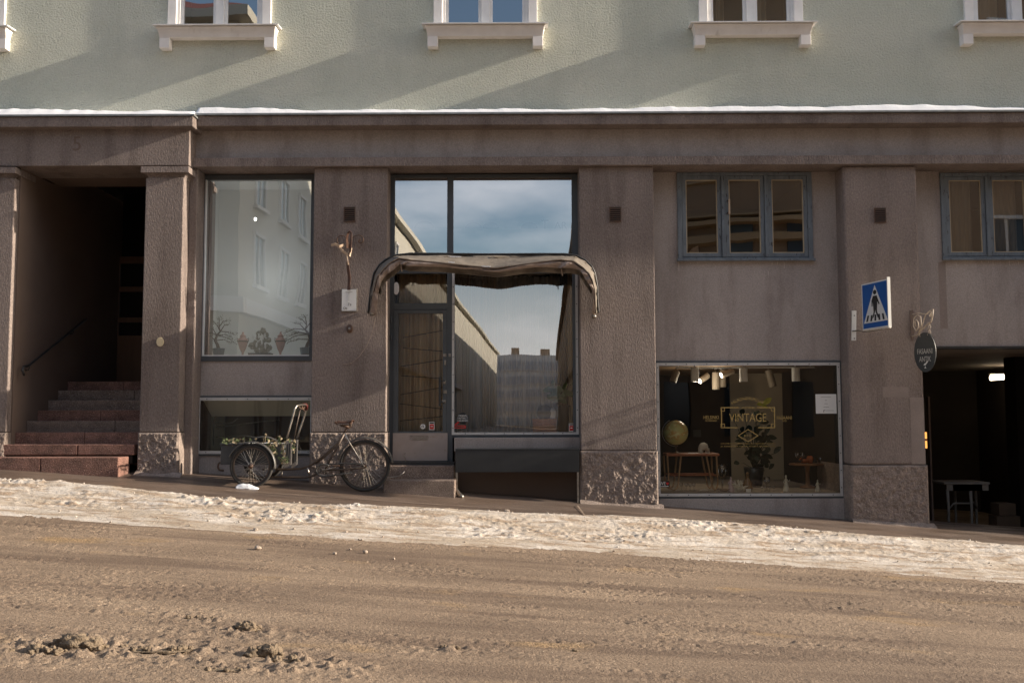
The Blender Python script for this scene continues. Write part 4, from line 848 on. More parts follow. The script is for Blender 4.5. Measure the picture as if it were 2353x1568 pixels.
M['leafd'] = surf('dark_green_leaf', (.12, .20, .07), (.08, .14, .05), 10, .45, [], .4)
M['darkcer'] = surf('black_glazed_ceramic', (.03, .033, .03), (.02, .022, .02), 5, .3, [], .5)
q = Z6(1345, 845, Yb+.05); r = .11; one(MB().blob((q.x, Yb+.02, zt_+.10), (.125, .1, .12), .08, 12, 2), 'round_jug', 'darkcer', 'black round jug sitting in the wicker basket', 'jug', smooth=True)
q = Z6(1402, 850, Yb); one(MB().blob((q.x, Yb-.02, zt_+.075), (.05, .03, .085), .3, 10, 6), 'crumpled_wrapper', 'paper', 'crumpled pale wrapper beside the black jug', 'wrapper', smooth=True)
def leaf(mb, c, d, L, wd, up=None, bend=.25, n=5):
    d = Vector(d).normalized(); sd = d.cross(Vector((0, -1, .25))).normalized(); nn = sd.cross(d).normalized(); vs = []
    for i in range(n+1):
        t = i/n; w = wd*math.sin(PI*min(.98, t*.92+.06))**.8; p = Vector(c)+d*L*t-Vector((0, 0, 1))*bend*L*t*t; vs += [p-sd*w+nn*w*.25, p, p+sd*w+nn*w*.25]
    mb.add(vs, [(3*i+k, 3*i+k+1, 3*i+k+4, 3*i+k+3) for i in range(n) for k in (0, 1)])
t = thing('climbing_plant', (Z6(1480, 960, Yb).x, Yb, zwb1), 'tall dark-leaved plant in a dark pot at the right of the centre window', 'potted plant')
xq = Z6(1485, 960, Yb).x; MB().lathe((xq, Yb, zwb1), [(.09, 0), (.11, .38), (.115, .4), (.1, .4), (.0, .38)], 18).build('pot', 'darkcer', t, smooth=True)
mb = MB(); lf = MB(); rr = random.Random(11)
for k in range(9):
    e = Z6(rr.uniform(1370, 1555), rr.uniform(600, 800), Yb+rr.uniform(-.05, .15)); s0 = Vector((xq, Yb, zwb1+.38)); m_ = (s0+e)/2+Vector((0, 0, .08)); mb.tube([s0, m_, e], .006, 5)
    for j in range(3): c = m_.lerp(e, .3+.35*j); leaf(lf, c, (rr.uniform(-1, 1), rr.uniform(-.5, .2), rr.uniform(-.3, .7)), rr.uniform(.15, .26), rr.uniform(.03, .05))
mb.tube([Z6(1440, 700, Yb), Z6(1505, 460, Yb+.05), Z6(1500, 350, Yb+.08)], .006, 5); mb.build('stem', 'bronze', t, smooth=True); lf.build('foliage', 'leafd', t, smooth=True)

# stickers
M['red'] = surf('red_sticker', (.50, .035, .03), (.42, .03, .025), 4, .5)
M['black_s'] = surf('black_sticker', (.012, .012, .013), (.016, .016, .016), 4, .5)
def disc(mb, c, r, y, n=28, ry=None, th=.0015):
    ry = ry or r; return mb.add([(c.x+r*math.cos(t), y+dy, c.z+ry*math.sin(t)) for dy in (0, th) for t in np.linspace(0, 2*PI, n+1)[:-1]], [tuple(range(n-1, -1, -1)), tuple(range(n, 2*n))]+[(k, (k+1) % n, (k+1) % n+n, k+n) for k in range(n)])
ys_ = RX+.007
c = Z6(740, 875, ys_); t = thing('round_sticker', (c.x, ys_, c.z-.08), 'round black sticker with white capitals DESIGN DISTRICT HELSINKI on the centre window', 'sticker')
disc(MB(), c, .083, ys_).build('disc', 'black_s', t); mb = MB()
for k, w_ in enumerate(('DESIGN', 'DISTRICT', 'HELSINKI')): mb.text(w_, (c.x, ys_-.001, c.z+.037-.037*k), .037, sx=1.0)
mb.build('lettering', 'paper', t)
c = Z6(718, 925, ys_); mb = MB(); mb.frame(c.x-.09, c.x+.09, c.z-.048, c.z-.005, .014, ys_-.001, ys_+.0006); mb.prism([(c.x-.09, ys_, c.z+.0), (c.x-.06, ys_, c.z+.0), (c.x+.02, ys_, c.z+.045), (c.x-.02, ys_, c.z+.055)], (0, .001, 0)); one(mb, 'red_sticker', 'red', 'red outlined label below the round black sticker', 'sticker')
def redtag(a, b, w_, h_, lab, Y=ys_, z=Z6):
    c = z(a, b, Y); t = thing('card_sticker', (c.x, Y, c.z-h_/2), lab, 'sticker'); MB().box(c.x-w_/2, c.x+w_/2, Y, Y+.0012, c.z-h_/2, c.z+h_/2).build('border', 'paper', t); MB().box(c.x-w_*.4, c.x+w_*.4, Y-.001, Y-.0002, c.z-h_*.42, c.z+h_*.22).build('red_field', 'red', t)
    MB().box(c.x-w_*.4, c.x+w_*.4, Y-.001, Y-.0002, c.z+h_*.28, c.z+h_*.43).build('black_bar', 'black_s', t); MB().box(c.x-w_*.2, c.x+w_*.2, Y-.0018, Y-.0011, c.z-h_*.12, c.z-h_*.02).build('print', 'paper', t)
redtag(1541, 942, .072, .115, 'small red and white sticker in the lower right corner of the centre window')
redtag(512, 931, .078, .118, 'small red and white sticker low on the shop door glass', RX+.005)
c = Z6(446, 936, RX+.005); t = thing('ring_sticker', (c.x, RX, c.z-.04), 'small round white sticker with a black ring on the door glass', 'sticker'); disc(MB(), c, .037, RX+.005).build('disc', 'paper', t); disc(MB(), c, .02, RX+.0035, th=.001).build('ring', 'black_s', t); disc(MB(), c, .011, RX+.002, th=.001).build('dot', 'paper', t)
c = Z5(293, 1133, RX-.0); one(disc(MB(), c, .042, RX-.01, ry=.095, th=.02), 'oval_lamp', 'white_paint', 'white oval lamp on the glass beside the awning, above the door', 'lamp', bevel=.004)
# circles and letters across the transom lights
M['ghost'] = surf('blue_grey_transfer', (.012, .035, .07), (.01, .03, .06), 4, .6)
yt = RX+.02
tb = zt0+ (Z5(1100, 615, yt).z-zt0)
for a, r, lb in ((535, .15, 'large blue-grey half circle in the left transom light'), (962, .125, 'blue-grey half circle, left of a close pair above the awning'), (1112, .125, 'mauve half circle, right of the close pair above the awning'), (1445, .125, 'blue-grey half circle beside the transom letters')):
    c = Z5(a, 613, yt); n = 20; pr = [(c.x+r*math.cos(t), yt, c.z+r*.75*math.sin(t)) for t in np.linspace(0, PI, n)]; one(MB().prism(pr, (0, .002, 0)), 'half_disc_transfer', 'ghost', lb, 'window transfer', 'half circles on the transom lights')
one(MB().text('T', Z5(1580, 583, yt), .2).text('A', Z5(1690, 590, yt), .15).text('R', Z5(1745, 590, yt), .15), 'transom_lettering', 'ghost', 'faint blue-grey letters at the right end of the transom light', 'lettering')

# ================================================================== VINTAGE SHOP
zdk = rV[2]+.075
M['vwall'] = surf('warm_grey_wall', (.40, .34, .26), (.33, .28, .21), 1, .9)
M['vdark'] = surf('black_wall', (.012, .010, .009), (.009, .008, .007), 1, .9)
M['vfloor'] = surf('pale_display_deck', (.30, .26, .20), (.24, .2, .155), 3, .7)
M['wood_ceil'] = surf('warm_brown_ceiling', (.20, .125, .07), (.16, .1, .055), 2, .8)
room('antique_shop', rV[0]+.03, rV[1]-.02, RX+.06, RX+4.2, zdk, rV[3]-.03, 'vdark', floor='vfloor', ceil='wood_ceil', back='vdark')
def vb(a, b, Y): return ZV(a, b, Y)
a, b = vb(760, 250, RX+3.2), vb(1800, 1200, RX+3.2); struct(MB().box(a.x, rV[1]-.03, RX+3.2, RX+3.24, zdk, rV[3]-.04), 'partition_wall', 'vwall')
a, b = vb(1510, 230, RX+2.4), vb(1720, 1200, RX+2.4); t = thing('side_doorway', (a.x, RX+2.4, zdk), 'pale door frame standing at the right of the antique shop', 'doorway'); MB().frame(a.x, b.x, zdk, a.z, .09, RX+2.35, RX+2.42).build('frame', 'vwall', t, bevel=.01); MB().box(a.x+.09, b.x-.09, RX+2.41, RX+2.44, zdk, a.z-.09).build('leaf', 'wdark', t)
a, b = vb(1420, 340, RX+3.1), vb(1515, 615, RX+3.1); t = thing('hung_picture', (a.x, RX+3.1, b.z), 'cream framed picture on the far wall of the antique shop', 'picture'); MB().frame(a.x, b.x, b.z, a.z, .06, RX+3.1, RX+3.14).build('frame', 'int_pale', t); MB().box(a.x+.06, b.x-.06, RX+3.13, RX+3.15, b.z+.06, a.z-.06).build('print', 'vwall', t)
a, b = vb(430, 680, RX+3.9), vb(500, 745, RX+3.9); one(MB().box(a.x, b.x, RX+3.9, RX+3.93, b.z, a.z), 'hung_picture', 'wdark', 'small dim square picture between globe and gold lettering', 'picture', bevel=.004)
# track and spots
Yt = RX+.75; zt_ = vb(880, 122, Yt).z
t = thing('light_track', (vb(880, 120, Yt).x, Yt, zt_), 'long white ceiling track carrying the spotlights in the antique shop', 'track'); MB().box(vb(275, 125, Yt).x, vb(1540, 125, Yt).x, Yt+.06, Yt+.09, zt_+.0, zt_+.025).build('rail', 'white_paint', t)
for aa in (300, 900, 1500): xx = vb(aa, 120, Yt).x; MB().tube([(xx, Yt+.075, zt_+.026), (xx, Yt+.075, rV[3]-.03)], .008).build('hanger', 'white_paint', t)
M['spotw'] = surf('white_spot_enamel', (.88, .88, .86), (.84, .84, .82), 3, .4)
M['spotd'] = surf('tan_spot_enamel', (.26, .22, .17), (.22, .18, .14), 3, .5)
def spot(a, b0, b1, Y, lab, mt='spotw', d=(0, 0, -1), lit=False, r=.062, L=None, g='spotlights on the shop track'):
    p = vb(a, b0, Y); L = L or (p.z-vb(a, b1, Y).z)
    if lit: lightat(p+Vector(d).normalized()*(L+.10), 4, (1, .86, .66), (0, -.05, -.08), .03)
    t = thing('track_spotlight', p, lab, 'spotlight', g); d = Vector(d).normalized()
    MB().lathe(p, [(r*.96, 0), (r, .006), (r, L-.004), (r*.94, L)], 24, d).build('housing', mt, t, smooth=False)
    MB().lathe(p+d*(L+.001), [(r*.84, 0), (r*.5, .002)], 20, d).build('lamp', 'glow' if lit else 'darkcer', t); MB().tube([p, p+Vector((0, .05, .045))], .012).build('stem', mt, t)
spot(442, 122, 245, Yt, 'leftmost upright white cylinder spotlight'); spot(882, 122, 245, Yt, 'upright white cylinder spotlight in the middle of the track'); spot(1355, 118, 242, Yt, 'rightmost upright white cylinder spotlight')
spot(280, 150, 240, Yt+.3, 'tan spotlight tilted left at the left end', 'spotd', (-.45, -.3, -1), r=.055, L=.2); spot(560, 190, 245, Yt+.8, 'glowing tan spotlight tilted down left', 'spotd', (-1, -.6, -.6), True, .05, .2)
spot(630, 160, 260, Yt+.8, 'dim tan spotlight hanging behind the lit one', 'spotd', r=.06, L=.28); spot(690, 140, 245, Yt+.9, 'dim tan spotlight beneath the tilted lit spotlight', 'spotd', r=.06, L=.28)
spot(790, 148, 170, Yt+.5, 'glowing tan spotlight tilted almost level', 'spotd', (-1, -.25, -.35), True, .05, .22); spot(1110, 140, 240, Yt+.9, 'dim tan spotlight tilted between two white ones', 'spotd', (.25, 0, -1), r=.06, L=.28)
# rattan table
M['rattan'] = surf('rattan_cane', (.36, .22, .11), (.27, .155, .075), 15, .45); M['ratred'] = surf('red_brown_cane', (.36, .14, .065), (.28, .1, .05), 12, .45)
Y0, Y1 = RX+.35, RX+.75; TB = thing('rattan_table', (vb(430, 1240, Y0).x, (Y0+Y1)/2, zdk), 'rattan table with looped cane legs below the globe', 'table')
zt_ = vb(400, 905, Y0).z; xa_, xb_ = vb(195, 905, Y0).x, vb(655, 905, Y0).x
mb = MB(); mb.box(xa_+.02, xb_-.02, Y0, Y1, zt_-.01, zt_+.008); mb.tube([(xa_, Y0, zt_), (xb_, Y0, zt_)], .022, 8); mb.tube([(xa_, Y1, zt_), (xb_, Y1, zt_)], .02, 8); mb.tube([(xa_, Y0, zt_), (xa_, Y1, zt_)], .02, 8); mb.tube([(xb_, Y0, zt_), (xb_, Y1, zt_)], .02, 8); mb.build('tabletop', 'ratred', TB, smooth=False)
zl_ = vb(400, 1090, Y0).z
MB().tube([(xa_, Y0+.02, zl_), (xb_, Y0+.02, zl_)], .014, 8).tube([(xa_, Y1-.02, zl_), (xb_, Y1-.02, zl_)], .014, 8).build('stretcher', 'ratred', TB, smooth=True)
def hx_(a): return vb(a, 1000, Y0).x
for Yl in (Y0, Y1):
    for (top0, bot0, bot1, top1) in ((195, 205, 290, 318), (550, 592, 648, 640)):
        xs_ = [hx_(top0), hx_(bot0), hx_(bot0)+.02, (hx_(bot0)+hx_(bot1))/2, hx_(bot1)-.02, hx_(bot1), hx_(top1)]; z_s = [zt_-.02, zdk+.12, zdk+.045, zdk+.016, zdk+.045, zdk+.12, zt_-.02]
        MB().tube([(x, Yl, z) for x, z in zip(xs_, z_s)], .0135, 8).build('leg', 'rattan', TB, smooth=True)
# globe
Yg = (Y0+Y1)/2; c = vb(270, 705, Yg); r = .187; G_ = thing('globe', (c.x, Yg, zt_+.008), 'old yellowed globe on a stand at the left of the antique shop window', 'globe')
def globemat():
    m, n, l, b = newmat('old_globe_map'); cc = mixc(n, l, ramp(n, l, noise(n, l, 7, 5, .6, False), .5, .54), (.48, .44, .17), (.50, .30, .10)); cc = mixc(n, l, ramp(n, l, noise(n, l, 14, 4, .6, False), .55, .6), cc, (.6, .55, .26)); l.new(cc, b.inputs['Base Color']); b.inputs['Roughness'].default_value = .25; return m
M['globe'] = globemat(); MB().blob(c, r, 0, 24).build('sphere', 'globe', G_, smooth=True)
tl = math.radians(20); mb = MB(); pts = [(c.x+(r+.018)*math.sin(t), Yg, c.z+(r+.018)*math.cos(t)) for t in np.linspace(-.45, -PI-.15, 40)]; mb.tube(pts, .006, 6); mb.build('meridian', 'steel', G_, smooth=True)
zb_ = zt_+.008; MB().lathe((c.x, Yg, zb_), [(.09, 0), (.09, .012), (.03, .025), (.014, .04), (.014, c.z-r-.012-zb_), (.0, c.z-r-.01-zb_)], 16).build('stand', 'bronze', G_, smooth=True)
# white bear figurine
M['bear'] = surf('ivory_ceramic', (.55, .50, .42), (.45, .4, .33), 10, .5)
Yp = Yg-.05; x = vb(525, 890, Yp).x; mb = MB(); k = .0037
mb.blob((x-.005, Yp, zt_+.115), (.072, .05, .062), .1, 14, 3); mb.blob((x-.05, Yp-.01, zt_+.085), (.04, .04, .05), .1, 12, 5); mb.blob((x-.062, Yp-.03, zt_+.045), (.03, .028, .038), .1, 10, 6); mb.blob((x-.052, Yp-.045, zt_+.028), (.025, .028, .02), .1, 10, 7)
for dx_, dy_ in ((-.03, .03), (-.045, -.02), (.05, .025), (.065, -.02)): mb.tube([(x+dx_*.8, Yp+dy_, zt_+.09), (x+dx_, Yp+dy_, zt_+.04), (x+dx_, Yp+dy_, zt_+.012)], [.03, .021, .024], 10)
o = one(mb, 'bear_figurine', 'bear', 'ivory bear figurine lowering its head on the rattan table', 'figurine', smooth=True)
o.modifiers.new('r', 'REMESH').voxel_size = .006; o.modifiers['r'].mode = 'VOXEL'; o.modifiers['r'].use_smooth_shade = True; md = o.modifiers.new('sm', 'SMOOTH'); md.iterations = 6
q = vb(430, 893, Yp); one(MB().box(q.x-.07, q.x+.06, Yp-.06, Yp+.05, zt_+.009, zt_+.024), 'thin_book', 'paper', 'thin pale book lying left of the bear figurine', 'book', bevel=.002)
# round wood table, right
Yr = RX+1.1; zr_ = vb(1450, 982, Yr).z; xr_ = vb(1460, 990, Yr).x; M['oak'] = surf('orange_pine', (.30, .15, .07), (.22, .1, .05), (20, 3, 3), .4)
RT = thing('pedestal_table', (xr_, Yr, zdk), 'small round wooden pedestal table with orange glassware on it', 'table'); MB().lathe((xr_, Yr, zr_), [(.27, -.03), (.285, -.015), (.27, 0)], 36).build('tabletop', 'oak', RT)
MB().lathe((xr_, Yr, zdk), [(.13, 0), (.12, .02), (.035, .05), (.028, .2), (.04, zr_-zdk-.05), (.06, zr_-zdk-.03)], 16).build('pedestal', 'oak', RT, smooth=True)
M['orange_gl'] = surf('orange_glaze', (.45, .12, .04), (.35, .09, .03), 8, .25, [], .5)
q = vb(1440, 955, Yr); one(MB().blob((q.x, Yr, zr_+.035), (.055, .04, .035), .25, 10, 1).tube([(q.x-.03, Yr, zr_+.05), (q.x-.07, Yr, zr_+.08), (q.x-.09, Yr, zr_+.05)], .012), 'orange_bird', 'orange_gl', 'orange glass bird, left of the pair on the pedestal table', 'ornament', smooth=True)
q = vb(1485, 950, Yr); one(MB().lathe((q.x, Yr, zr_), [(.03, 0), (.05, .04), (.055, .08), (.04, .11), (.03, .115), (0, .1)], 16), 'orange_vase', 'orange_gl', 'round orange vase, rightmost orange piece on the pedestal table', 'vase', smooth=True)
M['clear'] = glass('clear_glassware', .12, (.85, .85, .85), 0)
def goblet(x, Y, z, s, lab, mt='clear', g=None):
    one(MB().lathe((x, Y, z), [(.03*s, 0), (.03*s, .004*s), (.004*s, .01*s), (.004*s, .06*s), (.025*s, .08*s), (.03*s, .12*s), (.028*s, .13*s)], 12), 'wine_glass', mt, lab, 'glass', g, smooth=True)
for k, aa in enumerate((1365, 1410)): goblet(vb(aa, 970, Yr).x, Yr-.05, zr_, 1.3, ('left' if not k else 'right')+' tall clear glass on the pedestal table', g='glasses on the pedestal table')
q = vb(1580, 950, Yr); one(MB().lathe((q.x, Yr, zr_), [(.03, 0), (.05, .03), (.09, .09), (.086, .09), (.045, .03), (0, .02)], 20), 'glass_bowl', 'clear', 'smoky glass bowl at the right of the pedestal table', 'bowl', smooth=True)
# goods along the deck
Yd = RX+.22
M['lav'] = surf('lavender_china', (.5, .4, .42), (.42, .33, .36), 9, .3); M['coral'] = surf('white_coral', (.62, .6, .52), (.5, .48, .4), 20, .7); M['amber'] = surf('amber_bottle', (.20, .12, .05), (.15, .09, .04), 5, .25)
def figure(a, h, w, mt, lab, name='china_figurine', Y=Yd):
    x = vb(a, 1240, Y).x; mb = MB().lathe((x, Y, zdk), [(w, 0), (w*.95, h*.1), (w*.55, h*.45), (w*.35, h*.6), (w*.5, h*.72), (w*.22, h*.8), (w*.2, h*.82), (w*.3, h*.9), (w*.2, h*.98), (0, h)], 16)
    mb.tube([(x-w*.4, Y, zdk+h*.7), (x-w*.8, Y-.01, zdk+h*.55), (x-w*.3, Y-.02, zdk+h*.48)], w*.13, 6); mb.tube([(x+w*.4, Y, zdk+h*.7), (x+w*.8, Y-.01, zdk+h*.6), (x+w*1.0, Y-.02, zdk+h*.72)], w*.12, 6)
    one(mb, name, mt, lab, 'figurine', smooth=True)
figure(770, .22, .055, 'lav', 'lavender lady figurine standing right of the rattan table'); figure(1270, .25, .05, 'coral', 'white dancing figurine, largest on the right half of the deck'); figure(1555, .18, .04, 'coral', 'small white figurine at the right end of the deck')
mb = MB(); x = vb(840, 1240, Yd).x; rr = random.Random(4)
for k in range(34):
    a = Vector((x+rr.gauss(0, .03), Yd+rr.gauss(0, .02), zdk)); mb.tube([a, a+Vector((rr.gauss(0, .02), rr.gauss(0, .02), .07)), a+Vector((rr.gauss(0, .045), rr.gauss(0, .03), rr.uniform(.08, .18)))], [.014, .010, .006], 5)
one(mb, 'coral_piece', 'coral', 'branching white coral beside the lavender figurine', 'coral', smooth=True)
x = vb(922, 1240, Yd+.1).x; t = thing('carafe', (x, Yd+.1, zdk), 'amber glass carafe behind a white price card', 'carafe'); MB().lathe((x, Yd+.1, zdk), [(.06, 0), (.075, .05), (.07, .12), (.03, .19), (.025, .22), (.035, .24), (0, .235)], 18).build('body', 'amber', t, smooth=True); MB().lathe((x, Yd+.1, zdk+.24), [(.02, 0), (.028, .03), (0, .05)], 12).build('stopper', 'amber', t, smooth=True)
x = vb(924, 1240, Yd-.02).x; one(MB().box(x-.038, x+.038, Yd-.05, Yd-.045, zdk, zdk+.05), 'price_card', 'paper', 'white price card standing before the amber carafe', 'card')
x = vb(525, 1245, Yd).x; one(MB().blob((x, Yd, zdk+.022), (.062, .04, .022), .2, 10, 8), 'sea_shell', 'bear', 'flat cream shell under the rattan table', 'shell', smooth=True)
M['driftw'] = surf('dull_driftwood', (.2, .13, .09), (.15, .1, .07), 12, .7)
x = vb(705, 1240, Yd).x; one(MB().lathe((x, Yd, zdk), [(.03, 0), (.06, .02), (.10, .05), (.095, .05), (0, .02)], 18), 'shallow_bowl', 'driftw', 'shallow brown bowl left of the lavender figurine', 'bowl', smooth=True)
for k, aa in enumerate((320, 365, 400, 435)): goblet(vb(aa, 1230, Yd+.3).x, Yd+.3, zdk, .9, 'small clear glass in a row of four under the rattan table', g='glasses under the rattan table')
for k, aa in enumerate((1050, 1080, 1120, 1158)): goblet(vb(aa, 1230, Yd+.1).x, Yd+.1, zdk, .6, 'tiny clear glass in the row right of the carafe', g='tiny glasses on the deck')
goblet(vb(1095, 1200, Yd+.2).x, Yd+.2, zdk, 1.6, 'tall stemmed glass behind the row of tiny glasses'); goblet(vb(692, 1200, Yd+.4).x, Yd+.4, zdk, 3.0, 'tall glass candle holder right of the rattan table legs')
# plant with yellow leaf
Yp = RX+1.3; x = vb(980, 1200, Yp).x; t = thing('house_plant', (x, Yp, zdk), 'dark bushy house plant with one yellow leaf behind the gold lettering', 'potted plant'); MB().lathe((x, Yp, zdk), [(.12, 0), (.16, .3), (.15, .31), (0, .28)], 20).build('pot', 'darkcer', t, smooth=True)
lf = MB(); st_ = MB(); rr = random.Random(21)
for k in range(60):
    e = vb(rr.gauss(1000, 95), rr.uniform(520, 1000), Yp+rr.uniform(-.2, .2)); s0 = Vector((x, Yp, zdk+.28)); st_.tube([s0, (s0+e)/2+Vector((0, 0, .05)), e], .004, 4); leaf(lf, e, (rr.uniform(-1, 1), rr.uniform(-.6, .3), rr.uniform(-.4, .6)), rr.uniform(.1, .2), rr.uniform(.03, .055))
M['leafk'] = surf('deep_green_leaf', (.02, .03, .014), (.014, .022, .01), 10, .5); st_.build('stem', 'leafk', t); lf.build('foliage', 'leafk', t, smooth=True)
M['leafy'] = surf('yellow_leaf', (.5, .46, .06), (.3, .34, .05), 12, .5)
mb = MB(); p = vb(1060, 450, Yp-.3); leaf(mb, p, (1, 0, .75), .17, .045, bend=.0); leaf(mb, p, (-1, 0, .15), .10, .035, bend=.1); leaf(mb, p+Vector((-.02, 0, -.02)), (.6, 0, -.1), .1, .03); mb.build('yellow_leaf', 'leafy', t, smooth=True)
M['vase_d'] = M['darkcer']
# gold lettering on the glass
M['gold'] = surf('gold_window_paint', (.42, .30, .11), (.36, .25, .09), 8, .45)
yg = RX+.006; GL = thing('gold_window_lettering', vb(920, 840, yg), 'gold VINTAGE shop lettering with ornamental frame painted on the window', 'lettering')
mb = MB(); e = .0012
def seg(a0, b0, a1, b1, w=.010):
    p, r_ = vb(a0, b0, yg), vb(a1, b1, yg)
    if abs(p.z-r_.z) < abs(p.x-r_.x)*.2: mb.box(min(p.x, r_.x), max(p.x, r_.x), yg-e, yg, p.z-w/2, p.z+w/2)
    else: mb.box(p.x-w/2, p.x+w/2, yg-e, yg, min(p.z, r_.z), max(p.z, r_.z))
zt0_, zb0_ = 479, 660
seg(680, zt0_, 842, zt0_, .014); seg(1005, zt0_, 1165, zt0_, .014); seg(680, zb0_, 830, zb0_, .014); seg(1015, zb0_, 1165, zb0_, .014); seg(683, 488, 683, 651, .014); seg(1162, 488, 1162, 651, .014)
for (a, b) in ((695, 495), (1150, 495), (695, 643), (1150, 643)):
    p = vb(a, b, yg); mb.frame(p.x-.03, p.x+.03, p.z-.03, p.z+.03, .009, yg-e*2, yg-e-.0002)
mb.build('ornamental_frame', 'gold', GL)
def word(w_, a, b, wd, ht, arc=None, name='word'):
    MB().text(w_, vb(a, b, yg-.0005), 1.0, arc=arc, fit=(wd, ht)).build(name, 'gold', GL)
word('VINTAGE', 922, 568, .545, .120); word('ANTIIKKI', 925, 480, .20, .030); word('HELSINKI', 590, 567, .22, .050); word('FASAANI', 1252, 570, .22, .050); word('SECONDHAND', 590, 597, .168, .023); word('ANTIK', 1252, 598, .075, .023)
word('HUONEKALUT', 922, 396, .50, .044, .42); word('OSTAMME KUOLINPESIÄ, DESIGN-HUONEKALUJA, TAIDELASIA', 925, 804, .80, .026); word('JA -KERAMIIKKAA, KORUJA, ASTIOITA, VALAISIMIA YMS.', 925, 830, .80, .026); word('KYSY!', 925, 732, .11, .026)
mb = MB(); c = vb(925, 732, yg)
for k in range(4):
    P = [Vector((c.x+.155, 0, c.z)), Vector((c.x, 0, c.z+.095)), Vector((c.x-.155, 0, c.z)), Vector((c.x, 0, c.z-.095))]; I_ = [Vector((c.x+(p.x-c.x)*.87, 0, c.z+(p.z-c.z)*.87)) for p in P]; j = (k+1) % 4
    mb.prism([(v.x, yg-e, v.z) for v in (P[k], P[j], I_[j], I_[k])], (0, e, 0))
mb.build('diamond', 'gold', GL)
c = vb(1630, 445, yg); t = thing('paper_notice', (c.x, yg, c.z-.14), 'white paper notice taped inside the antique shop window', 'notice'); MB().box(c.x-.152, c.x+.152, yg-.001, yg, c.z-.142, c.z+.142).build('sheet', 'paper', t)
mb = MB(); 
for k, (dx_, w_) in enumerate(((0, .15), (0, .03), (-.0, .05), (.0, .08), (.05, .12))): mb.box(c.x+dx_-w_/2, c.x+dx_+w_/2, yg-.002, yg-.0012, c.z+.1-.05*k, c.z+.104-.05*k)
mb.text('r', (c.x-.03, yg-.0016, c.z-.1), .08); mb.build('print', 'ink', t)
c = vb(168, 1170, yg); t = thing('heart_sticker', (c.x, yg, c.z-.045), 'black WE heart sticker in the lower left corner of the antique window', 'sticker'); MB().box(c.x-.073, c.x+.073, yg-.001, yg, c.z-.045, c.z+.045).build('card', 'black_s', t)
MB().text('WE', (c.x-.027, yg-.0015, c.z+.006), .07, sx=.85).box(c.x-.06, c.x+.06, yg-.002, yg-.0012, c.z-.036, c.z-.028).build('lettering', 'paper', t); hp = [(c.x+.045+.021*math.sin(a)**3, yg-.002, c.z+.008+.0016*(13*math.cos(a)-5*math.cos(2*a)-2*math.cos(3*a)-math.cos(4*a))) for a in np.linspace(0, 2*PI, 25)[:-1]]; MB().prism(hp, (0, .0008, 0)).build('heart', 'red', t)
# box and handle in the upper triple window
q = P3(1593, 580, RX+.2); one(MB().prism([(q.x-.09, RX+.1, wz0+.13), (q.x+.07, RX+.14, wz0+.13), (q.x+.06, RX+.14, wz0+.25), (q.x-.03, RX+.1, wz0+.21)], (0, .12, 0)), 'cardboard_box', 'ribbon', 'tan cardboard box corner at the bottom of the triple window', 'box')
a, b = P3(1674, 458, RX-.05), P3(1674, 492, RX-.05); t = casW; MB().box(a.x-.011, a.x+.014, RX-.075, RX-.055, b.z, a.z).build('handle', 'ribbon', t, bevel=.004); MB().box(a.x-.03, a.x-.0, RX-.055, RX-.02, a.z-.03, a.z-.01).box(a.x-.03, a.x, RX-.055, RX-.02, b.z+.01, b.z+.03).build('handle_bracket', 'dark_metal', t)
for xx, lb in ((ux0+.3, 'pale blind behind the left leaf of the window above the passage'), (ux0+.98, 'dim blind behind the middle leaf of the window above the passage')):
    mb = MB(); mb.grid(lambda a_, b_: (xx-.24+.48*a_, RX+.2+.012*math.sin(a_*40), uz0+.06+(uz1-uz0-.12)*b_), 60, 2); one(mb, 'window_blind', 'vwall', lb, 'blind', smooth=True)
# curtains in the upper windows
for i, a0, a1, lb in ((3, -.48, -.32, 'brown curtain at the left of the third upper window'), (3, .10, .32, 'pale hanging curtain in the right half of the third upper window'), (4, -.5, -.1, 'grey curtain in the rightmost upper window')):
    curtain(WIN[i]+a0, WIN[i]+a1, zs-.05, ztop, .3, lb, 'curtain', 3, group='curtains in the upper windows')

# ================================================================== SIGNS
M['blue'] = surf('blue_reflective_sheet', (.012, .085, .30), (.010, .075, .27), 3, .35); M['sign_w'] = surf('white_reflective_sheet', (.62, .62, .60), (.56, .56, .54), 3, .4)
e0 = ZS(268, 1148, -.33); Lw = .63; ang = math.radians(76); ex = Vector((math.cos(ang), -math.sin(ang), 0)); nrm = Vector((-math.sin(ang), -math.cos(ang), 0))
zc_ = e0.z; hh = .325
SG = thing('crossing_sign', e0+Vector((0, 0, -hh)), 'blue pedestrian crossing sign with walking figure on the right pillar', 'road sign')
def sp(a, b, o=0.0): return e0+ex*(a*Lw)+Vector((0, 0, (b-.5)*2*hh))+nrm*o
def splate(poly, o, th, name, mt, bev=0): MB().prism([sp(a, b, o) for a, b in poly], nrm*th).build(name, mt, SG, bevel=bev)
splate([(0, 0), (1, 0), (1, 1), (0, 1)], -.004, .003, 'plate', 'sign_w'); splate([(.03, .03), (.97, .03), (.97, .97), (.03, .97)], -.0005, .0012, 'blue_field', 'blue')
splate([(.06, .14), (.95, .14), (.5, .93)], .0012, .001, 'white_triangle', 'sign_w')
mb = MB(); o = .0026
def sh(poly): mb.prism([sp(a, b, o) for a, b in poly], nrm*.001)
for k in range(5):
    a = .15+.155*k; s = (k-2)*-.022; sh([(a, .17), (a+.065, .17), (a+.065+s+.01, .30), (a+s+.01, .30)])
sh([(.50+.062*math.cos(t), .775+.05*math.sin(t)) for t in np.linspace(0, 2*PI, 17)[:-1]])
